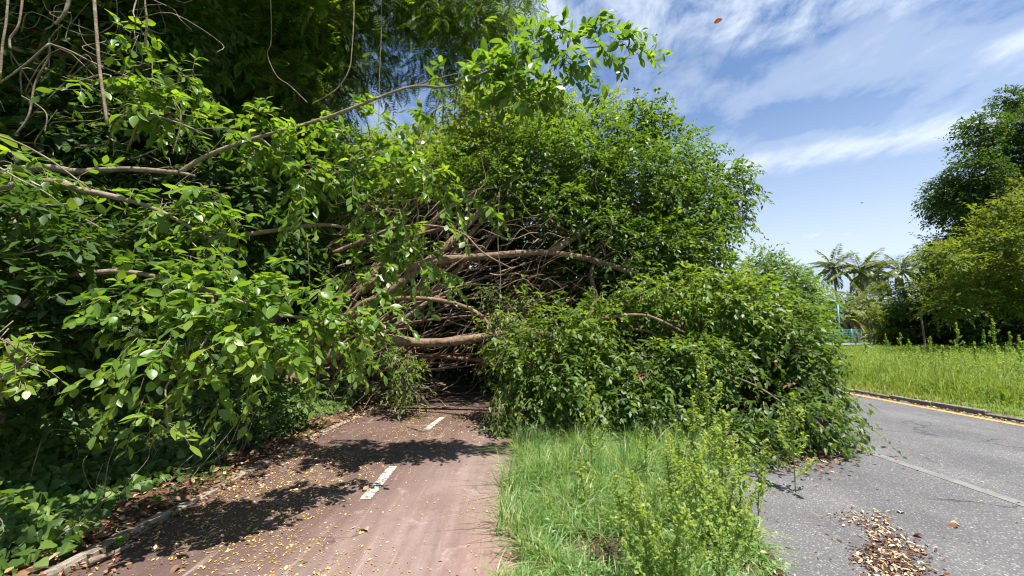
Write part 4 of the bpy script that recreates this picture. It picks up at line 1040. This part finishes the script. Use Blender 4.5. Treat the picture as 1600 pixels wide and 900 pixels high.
def vine(pts, r, label, mat=TWIG, r1=None, name='hanging_vine'):
    mb = MB(); tube(mb, [P(*a) for a in pts], r, r if r1 is None else r1, 6, 7, .03)
    return tag(obj(name, mb, mat), label, 'vine', 'bare vines hanging from the canopy')
vine([(143, -60, 4.0), (150, 40, 4.0), (156, 110, 4.0), (168, 196, 4.0)], .017, 'thick dead stem hanging straight down at the upper left', TWIG, .014)
vine([(552, -40, 5.5), (553, 20, 5.5), (550, 75, 5.5), (545, 110, 5.5), (525, 140, 5.5), (487, 163, 5.5)], .008, 'pale curved vine looping down toward the near bough')
vine([(596, -40, 7.0), (596, 40, 7.0), (593, 120, 7.0), (592, 190, 7.0)], .007, 'straight thin vine hanging in front of the blue sky gap')
vine([(422, -30, 5.0), (424, 60, 5.0), (418, 85, 5.0), (432, 118, 5.0), (453, 134, 5.0), (480, 160, 5.0)], .0055, 'twisted pale vine hanging beside the feathery fronds')
vine([(14, -30, 3.6), (10, 30, 3.6), (4, 70, 3.6), (0, 120, 3.6)], .010, 'slim vine hanging along the upper left picture edge')
vine([(38, -30, 3.8), (30, 35, 3.8), (16, 60, 3.8), (16, 76, 3.8)], .010, 'short pale hooked vine near the upper left corner')
vine([(112, -20, 3.9), (105, 10, 3.9), (98, 25, 3.9), (86, 38, 3.9)], .020, 'thick pale peeling stem below the top left edge', TWIG, .012)
vine([(77, 60, 4.2), (76, 90, 4.2), (55, 130, 4.2), (45, 180, 4.2), (25, 210, 4.2)], .010, 'curved vine sweeping down left of the thick dead stem')
vine([(0, 130, 3.9), (40, 100, 3.9), (77, 68, 3.9)], .009, 'slanting twig rising from the left edge to the vine knot')
vine([(77, 68, 4.0), (110, 80, 4.1), (150, 100, 4.2), (200, 120, 4.3)], .009, 'slanting twig running right from the vine knot')
vine([(270, 155, 4.2), (282, 175, 4.2), (280, 205, 4.2), (270, 240, 4.2)], .005, 'fine arched vine above the forked bough')
vine([(34, 150, 4.1), (60, 165, 4.1), (73, 180, 4.1), (70, 207, 4.1)], .006, 'fine hooked vine at the left above the crossing boughs')
vine([(0, 262, 3.3), (30, 280, 3.3), (70, 300, 3.3), (110, 330, 3.4), (150, 352, 3.4), (183, 372, 3.5)], .007, 'long pale twig crossing the leaves at the left edge')
vine([(232, 340, 3.7), (205, 360, 3.7), (180, 375, 3.7), (152, 392, 3.7)], .006, 'pale forked twig below the lower bough')
vine([(655, 150, 6.5), (652, 200, 6.5), (660, 250, 6.5), (662, 300, 6.5)], .006, 'dark thin vine dropping past the forked branch tip')
vine([(780, 300, 7.0), (778, 380, 7.0), (782, 430, 7.0), (780, 500, 7.0), (783, 560, 7.0)], .007, 'brown vine hanging straight in front of the fallen limbs')

# ------------------------------------------------------------------ litter on the ground
def scatter_flat(name, pts, size, tint, mat, tmpl=T_QUAD, tilt=.25, lift=.004, lvret=False):
    n = len(pts); lv = Leaves(); a = rng.uniform(0, 6.28, n)
    d = np.stack([np.cos(a), np.sin(a), rng.normal(size=n) * tilt * .5], 1)
    lv.add(pts + UP * lift, d, nrm(UP + rng.normal(size=(n, 3)) * tilt), size, tint)
    if lvret: return lv.cat()
    return tag(obj(name, lv.mesh_into(MB(), tmpl), mat), kind='stuff')
n = 15000
y = 2.2 + 8.5 * rng.random(n) ** 1.3; u = rng.beta(1.15, 2.1, n)
keep = rng.random(n) < np.clip(.55 + .6 * np.sin(2.2 * u * 3 + 1.5 * y + 1.2 * np.sin(2.2 * y)), .12, 1)
y, u = y[keep], u[keep]; n = len(y)
x = np.array([pcx(v) - HW + .03 for v in y]) + u * 2 * HW
scatter_flat('fallen_leaflets', np.stack([x, y, .013 + 0 * x], 1), np.clip(np.exp(rng.normal(-4.05, .42, n)), .007, .05), rng.random(n), G_YELLOW, T_QUAD, .3, .003)
n = 5200   # brown litter along the kerb and on the bank
y = 1.9 + 10 * rng.random(n) ** 1.2; k = np.array([pcx(v) - HW for v in y]); q = np.where(rng.random(n) < .72, rng.random(n) ** 1.5 * -1.3 - .03, rng.random(n) ** 2 * .35)
pts = np.stack([k + q, y, np.where(q < -.12, .05 + .03 * rng.random(n), np.where(q < 0, .034, .016))], 1)
scatter_flat('leaf_litter', pts, rng.uniform(.03, .10, n) * np.where(q > 0, .5, 1), rng.beta(1.6, 2.2, n), G_DRY, T_MID, .5, .008)
n = 500   # bits on the asphalt
y = 2.3 + 5.5 * rng.random(n); x = np.array([road_l(v) for v in y]) + .1 + rng.random(n) ** 1.6 * 3.2
scatter_flat('road_litter', np.stack([x, y, 0 * x], 1), rng.uniform(.012, .04, n), rng.random(n), G_DRY, T_MID, .4, .004)
n = 2600  # straw and orange litter in the gutter
y = 4 + 16 * rng.random(n) ** 1.3; x = 9.03 - np.abs(rng.normal(size=n)) * .16 + np.where(y > 9, .02 * (y - 9), 0) + np.where(rng.random(n) < .4, .22, 0)
scatter_flat('gutter_litter', np.stack([x, y, np.where(x > 9.05, .085, .004)], 1), rng.uniform(.02, .07, n), rng.beta(2.2, 1.8, n), G_DRY, T_QUAD, .5, .004)
n = 420   # brown leaves where the crown meets the road
px_ = rng.normal(1255, 40, n); py_ = rng.normal(706, 13, n)
pts = np.array([P(a, b, gz(a, b)) for a, b in zip(px_, py_)]); pts[:, 2] = .005
scatter_flat('crown_litter', pts, rng.uniform(.03, .09, n), rng.beta(1.3, 2.4, n), G_DRY, T_MID, .45, .006)

LH = thing('litter_heap', 'heap of pale and dark red dry leaf scraps on the near asphalt', 'leaf heap', (2.95, 3.2, 0))
hp = []
for (a, b, sx_, sy_, k) in [(1350, 793, 18, 6, 60), (1372, 806, 16, 6, 60), (1385, 824, 20, 7, 70), (1412, 838, 24, 6, 70), (1368, 846, 22, 8, 110), (1395, 858, 26, 7, 110), (1398, 874, 20, 7, 90), (1410, 890, 14, 7, 60)]:
    for i in range(k):
        p_ = (a + rng.normal() * sx_, b + rng.normal() * sy_); hp.append(P(*p_, gz(*p_)))
hp = np.array(hp); hp[:, 2] = .005 + .016 * rng.random(len(hp))
hl = scatter_flat('', hp, rng.uniform(.022, .060, len(hp)), np.where(rng.random(len(hp)) < .38, .05 + .1 * rng.random(len(hp)), rng.uniform(.7, 1, len(hp))), G_DRY, T_MID, .5, .004, True)
big, rest = pick(hl, 300)
link_leaves(big, LH, leaf_variants('dry', [T_CHIP], G_DRY), 'dry_leaf')
n = 900; hh = hp[rng.integers(0, len(hp), n)] + rng.normal(size=(n, 3)) * np.array([.05, .06, 0]); hh[:, 2] = .004
lv = scatter_flat('', hh, rng.uniform(.012, .03, n), .12 * rng.random(n), G_DRY, T_QUAD, .4, .003, True)
obj('leaf_crumbs', rest.mesh_into(lv.mesh_into(MB(), T_QUAD), T_MID), G_DRY, LH, kind='stuff')

def dry(px, py_, L, tint, label, Y=None, z=.018, name='dead_leaf'):
    d_ = gz(px, py_) if Y is None else Y
    p = P(px, py_, d_)
    if Y is None: p[2] = z
    V, T = T_BROAD
    V = V.copy(); V[:, 2] += .25 * (V[:, 0] ** 2) * 4 + .12 * np.sin(V[:, 1] * 5)
    a = rng.uniform(0, 6.28); R_ = np.array([[math.cos(a), -math.sin(a), 0], [math.sin(a), math.cos(a), 0], [0, 0, 1]])
    if Y is not None: R_ = np.array([[.25, .93, .1], [.75, -.2, .6], [-.50, .30, .55]])
    o = obj(name, MB().add((V @ R_.T) * L + p, T, tint), G_DRY if Y is None else G_RUSSET)
    return tag(o, label, 'leaf', 'dead leaves lying singly')
dry(577, 815, .12, .72, 'curled tan leaf lying on the path nearest the camera')
dry(573, 750, .10, .6, 'brown leaf lying beside the nearer white dash')
dry(286, 862, .08, .4, 'orange brown leaf near the left kerb on the path')
dry(372, 733, .16, .55, 'big brown curled leaf on the kerb edge in the sun')
dry(1498, 805, .10, .35, 'reddish leaf lying alone on the asphalt right of the heap', z=.006)
dry(1445, 822, .10, .25, 'dark red leaf scrap near the pale leaf right of the heap', z=.006)
dry(1405, 787, .09, .95, 'pale yellow leaf above the heap on the asphalt', z=.006)
dry(1480, 800, .09, .85, 'tan leaf lying by the reddish leaf on the asphalt', z=.006)
G_RUSSET = leaf_mat('russet_leaf', [(0.0, (0.16, 0.06, 0.035)), (1.0, (0.32, 0.13, 0.07))], .3, .6, .2, .6, False)
dry(1114, 36, .085, .50, 'orange brown leaf drifting in mid air against the blue sky', Y=3.6, name='falling_leaf')

def stick(a, b, r, label):
    A, B = P(*a, gz(*a)), P(*b, gz(*b)); A[2] = B[2] = .018 + r
    mb = MB(); tube(mb, wander(A, B, 2, .025), r, r * .6, 6, 5, .05)
    tag(obj('stick', mb, TWIG), label, 'stick', 'sticks lying on the path')
stick((634, 662), (686, 659), .014, 'longer straight stick across the far white dash')
stick((637, 664), (663, 671), .014, 'shorter stick lying left of the far white dash')
stick((728, 627), (742, 618), .018, 'pale stick in the shade under the fallen limbs')
stick((752, 652), (800, 640), .014, 'thin stick in the shade near the whitewashed kerb')
stick((140, 862), (205, 838), .022, 'dark branch lying along the kerb at the lower left')
stick((440, 632), (500, 605), .03, 'fallen branch on the bank under the limbs')

# tangle of dead twigs on the bank under the limbs
mb = MB()
for i in range(260):
    a = P(rng.uniform(430, 700), rng.uniform(590, 630), rng.uniform(8.3, 11)); a[2] = rng.uniform(.03, .5)
    b = a + np.array([rng.normal() * .6, rng.normal() * .4, rng.normal() * .18]); b[2] = max(b[2], .03)
    tube(mb, wander(a, b, 2, .08), rng.uniform(.005, .013), .004, 4, 3)
tag(obj('twig_litter', mb, TWIG), kind='stuff')

# a small bird far off
mb = MB(); c = P(1347, 317, 60)
mb.add([c + .6 * np.array(v) for v in [(-.55, 0, .12), (-.2, .15, .1), (0, .3, 0), (.2, .15, .1), (.55, 0, .12), (0, -.3, 0), (0, 0, -.1), (0, 0, .1)]],
       [(0, 1, 7), (1, 2, 7), (2, 3, 7), (3, 4, 7), (4, 5, 7), (5, 0, 7), (0, 6, 1), (1, 6, 2), (2, 6, 3), (3, 6, 4), (4, 6, 5), (5, 6, 0)])
tag(obj('bird', mb, BARK), 'tiny dark bird far off in the pale sky', 'bird')

# ------------------------------------------------------------------ far right: trees, palms, fence
def cl_rand(px0, px1, py0, py1, d0, d1, r, step, t0, shape=None):
    L = []
    for py in np.arange(py0, py1, step):
        for px in np.arange(px0, px1, step):
            a, b = px + rng.uniform(-.4, .4) * step, py + rng.uniform(-.4, .4) * step
            if shape is None or shape(a, b): L.append((a, b, rng.uniform(d0, d1), r * rng.uniform(.75, 1.2), t0 + .2 * rng.random()))
    return L
edge_x = lambda b: np.interp(b, [140, 150, 180, 230, 262, 290, 320, 345, 380, 420, 540], [1620, 1560, 1515, 1488, 1462, 1432, 1454, 1436, 1446, 1440, 1470])
base = P(1640, 535, 30); base[2] = 0
tree('big_shade_tree', 'tall dark rounded tree cut off by the right picture edge', 'tree', base,
     clumps_px(cl_rand(1440, 1900, 165, 540, 27, 33, 26, 33, .25, lambda a, b: a > edge_x(b) + 24 and (a < 1750 or b > 200))), .24, T_SMALL, G_FAR, .6, 2.4, 6, .7, .3, limb_r=.12)
edge2 = lambda b: np.interp(b, [270, 285, 330, 350, 380, 420, 470, 540], [1620, 1590, 1555, 1500, 1450, 1440, 1440, 1450])
base = P(1590, 540, 23); base[2] = .2
tree('acacia_tree', 'lower yellow-green feathery tree in front of the tall dark tree', 'tree', base,
     clumps_px(cl_rand(1440, 1850, 290, 520, 20, 25, 22, 30, .45, lambda a, b: a > edge2(b) + 18 and b < 480 + .1 * (a - 1450))), .21, T_SMALL, G_ACACIA, .22, 1.9, 9, .8, .1, flat=.45, limb_r=.06, upn=1.6, shell=.2)
base = P(1440, 540, 33); base[2] = .2
tree('spreading_tree', 'broad low tree with layered boughs right of the coconut palms', 'tree', base,
     clumps_px(cl_rand(1352, 1520, 440, 525, 30, 35, 15, 20, .3, lambda a, b: a > np.interp(b, [435, 450, 475, 520], [1435, 1392, 1364, 1360]))), .24, T_SMALL, G_ACACIA, .2, 1.8, 9, .7, .1, flat=.45, limb_r=.06, upn=1.6, shell=.2)
base = P(1560, 545, 27); base[2] = .2
tree('dark_shrub', 'dark shrub in the deep shade beneath the right-hand trees', 'shrub', base,
     clumps_px(cl_rand(1390, 1800, 490, 545, 31, 35, 18, 24, .1)), .28, T_SMALL, G_FAR, .1, 1.6, 6, .8, .3)
for i, (a, b, c, lab) in enumerate([(1405, 542, 33, 'thin dark trunk under the layered boughs, nearer the palms'), (1445, 545, 29, 'leaning dark trunk under the layered boughs, nearer the tall tree')]):
    mb = MB(); p = P(a, b, c); p[2] = .1; tube(mb, [p, p + np.array([.05, 0, 1.2]), p + np.array([.15 - .2 * i, 0, 2.9])], .075, .05, 7, 4)
    tag(obj('tree_stem', mb, BARK), lab, 'tree', 'thin stems under the layered boughs')

# coconut palms: trunk, fronds
def frond_mesh(curve, L, tint, seed):
    r_ = np.random.default_rng(seed); mb = MB(); k = 9
    s = np.linspace(0, 1, k)
    ang = curve[0] + (curve[1] - curve[0]) * s
    p = np.zeros((k, 3))
    for i in range(1, k): p[i] = p[i - 1] + L / (k - 1) * np.array([math.cos(ang[i]), 0, math.sin(ang[i])])
    tube(mb, p, .05, .012, 4, 1, smooth=False, tint=.8)
    lv = Leaves()
    for f in np.linspace(.14, 1, 24):
        i = min(int(f * (k - 1)), k - 2); q = p[i] + (p[i + 1] - p[i]) * (f * (k - 1) - i); tg = nrm((p[i + 1] - p[i])[None])[0]
        for sd in (-1, 1):
            l_ = .95 * math.sin(math.pi * (.18 + .72 * f)) ** .8
            lv.add(q[None], nrm((tg * .7 + np.array([0, sd, 0]) * .75 - UP * (.25 + .3 * r_.random()))[None]), nrm((UP + r_.normal(size=3) * .3)[None]), np.array([l_ * 1.05]), np.array([tint + .1 * r_.normal()]))
    V, T = T_QUAD; V = V.copy(); V[:, 0] *= .46
    lv.mesh_into(mb, (V, T))
    return mb.mesh('frond', G_PALM)
FR = [frond_mesh((1.4, .75), 3.7, .45, 1), frond_mesh((1.05, -.1), 4.1, .45, 2), frond_mesh((.6, -.8), 4.2, .5, 3), frond_mesh((.0, -1.3), 3.6, .5, 4), frond_mesh((-.7, -1.5), 3.0, .95, 5)]
def palm(px, py, d, label, nf=17, hang=3, sc=1.0, trunk_lean=.5):
    top = P(px, py, d); base = np.array([top[0] + trunk_lean, d, .1])
    r = thing('coconut_palm', label, 'palm tree', base, 'coconut palms beyond the meadow')
    mb = MB(); tube(mb, [base - UP * .2, base * .6 + top * .4 + np.array([-.2 * trunk_lean, 0, 0]), top], .20, .12, 8, 7, .04)
    obj('trunk', mb, BARK_GREY, r)
    for i in range(nf + hang):
        if i >= nf: v = 4
        else: v = [0, 0, 1, 1, 1, 2, 2, 2, 3, 3][int(i * 10 / nf)]
        o = bpy.data.objects.new('frond', FR[v]); C.objects.link(o); o.parent = r
        o.location = tuple(top - base); o.rotation_euler = (rng.normal() * .12, rng.normal() * .12, i * 2.399 + rng.normal() * .2)
        s = sc * rng.uniform(.85, 1.1); o.scale = (s, s, s)
    mb = MB()
    for i in range(7):
        a = rng.uniform(0, 6.28); c = top + np.array([math.cos(a) * .25, math.sin(a) * .25, -.35 - .2 * rng.random()])
        V = rsph(26) * .14
        th, ph = np.meshgrid(np.linspace(0, math.pi, 5), np.linspace(0, 2 * math.pi, 7)[:-1], indexing='ij')
        V = np.stack([np.sin(th) * np.cos(ph), np.sin(th) * np.sin(ph), np.cos(th)], -1).reshape(-1, 3) * .13
        T = []
        for y_ in range(4):
            for x_ in range(6):
                p0, p1 = y_ * 6 + x_, y_ * 6 + (x_ + 1) % 6; T += [(p0, p1, p1 + 6), (p0, p1 + 6, p0 + 6)]
        mb.add(V + c, T)
    obj('coconut_bunch', mb, STEM, r, kind='stuff')
palm(1302, 420, 58, 'leftmost coconut palm, slender and tall, behind the turquoise pole', 15, 3)
palm(1345, 428, 55, 'fullest coconut palm with a broad crown and many drooping fronds', 22, 5, 1.05)
palm(1372, 434, 62, 'coconut palm half hidden behind the fullest crown', 16, 4)
palm(1408, 424, 62, 'coconut palm standing apart right of the fullest crown', 16, 3)
palm(1446, 424, 66, 'rightmost coconut palm, partly covered by the dark tree', 13, 2)
palm(1352, 478, 50, 'low coconut palm under the fullest crown with grey hanging fronds', 14, 6, .95, .2)
palm(1322, 492, 47, 'lowest coconut palm with long straw-coloured fronds over the turquoise fence', 9, 9, 1.05, -.3)
dk = cl_rand(1180, 1420, 478, 528, 62, 72, 13, 20, .3)
tree('far_shrub', 'hazy green shrubs seen between the palm trunks', 'shrub', (33, 64, .1), clumps_px(dk), .5, T_SMALL, G_FAR, .1, 1.6, 6, 1.0, .3)
dk = cl_rand(1200, 1700, 505, 530, 95, 105, 11, 18, .3)
tree('far_hedge', 'distant low hedge line beyond the meadow and palms', 'hedge', (72, 98, .1), clumps_px(dk), .8, T_SMALL, G_FAR, .1, 1.6, 6, 1.2, .3)

# turquoise mesh fence and pole
m, t = new_mat('turquoise_paint')
gp = t.n('ShaderNodeNewGeometry').outputs['Position']
principled(t, t.ramp(t.noise(gp, 3, 5), [(.3, (.10, .30, .30)), (.7, (.22, .48, .47))]), .6, .4)
TURQ = m
a, b = P(1288, 538, 42), P(1347, 538, 44); a[2] = b[2] = .35
fr = thing('mesh_fence', 'turquoise wire mesh fence in front of the palms', 'fence', a)
for f in np.linspace(0, 1, 5):
    p = a * (1 - f) + b * f; mb = MB(); tube(mb, [p, p + UP * 1.55], .05, .05, 6, 1)
    obj('post', mb, TURQ, fr)
mb = MB()
for f in np.linspace(0.01, .99, 26):
    p = a * (1 - f) + b * f; tube(mb, [p + UP * .03, p + UP * 1.5], .010, .010, 3, 1)
for z in np.linspace(.05, 1.48, 9):
    tube(mb, [a + UP * z, b + UP * z], .010, .010, 3, 1)
obj('wire_mesh', mb, TURQ, fr, kind='stuff')
p = P(1313, 540, 43); p[2] = .3; top = P(1309, 474, 43); mb = MB(); tube(mb, [p, top], .085, .07, 8, 1); tube(mb, [top, top + UP * .06], .10, .10, 8, 1)
tag(obj('pole', mb, TURQ), 'tall turquoise pole standing at the mesh fence', 'pole')

# weathered rail fence
a, b = P(1342, 541, 40), P(1462, 541, 41); a[2] = b[2] = .35
rf = thing('rail_fence', 'weathered wooden rail fence with a slanting brace beyond the meadow', 'fence', a)
for f in (0, .16, .34, .55, .78, 1):
    p = a * (1 - f) + b * f; mb = MB(); obox(mb, p[:2], (1, 0), (0, 1), .11, .11, .1, 1.42 if f < .2 else 1.15, .02, .01)
    obj('post', mb, BARK_GREY, rf, smooth=False)
for z in (.62, 1.0):
    mb = MB(); tube(mb, [a * .84 + b * .16 + UP * z, b + UP * z], .06, .06, 6, 1); obj('rail', mb, BARK, rf)
mb = MB(); tube(mb, [a + UP * .05 - np.array([1.0, 0, 0]), a * .84 + b * .16 + UP * 1.0], .06, .06, 6, 1); obj('brace', mb, BARK_GREY, rf)
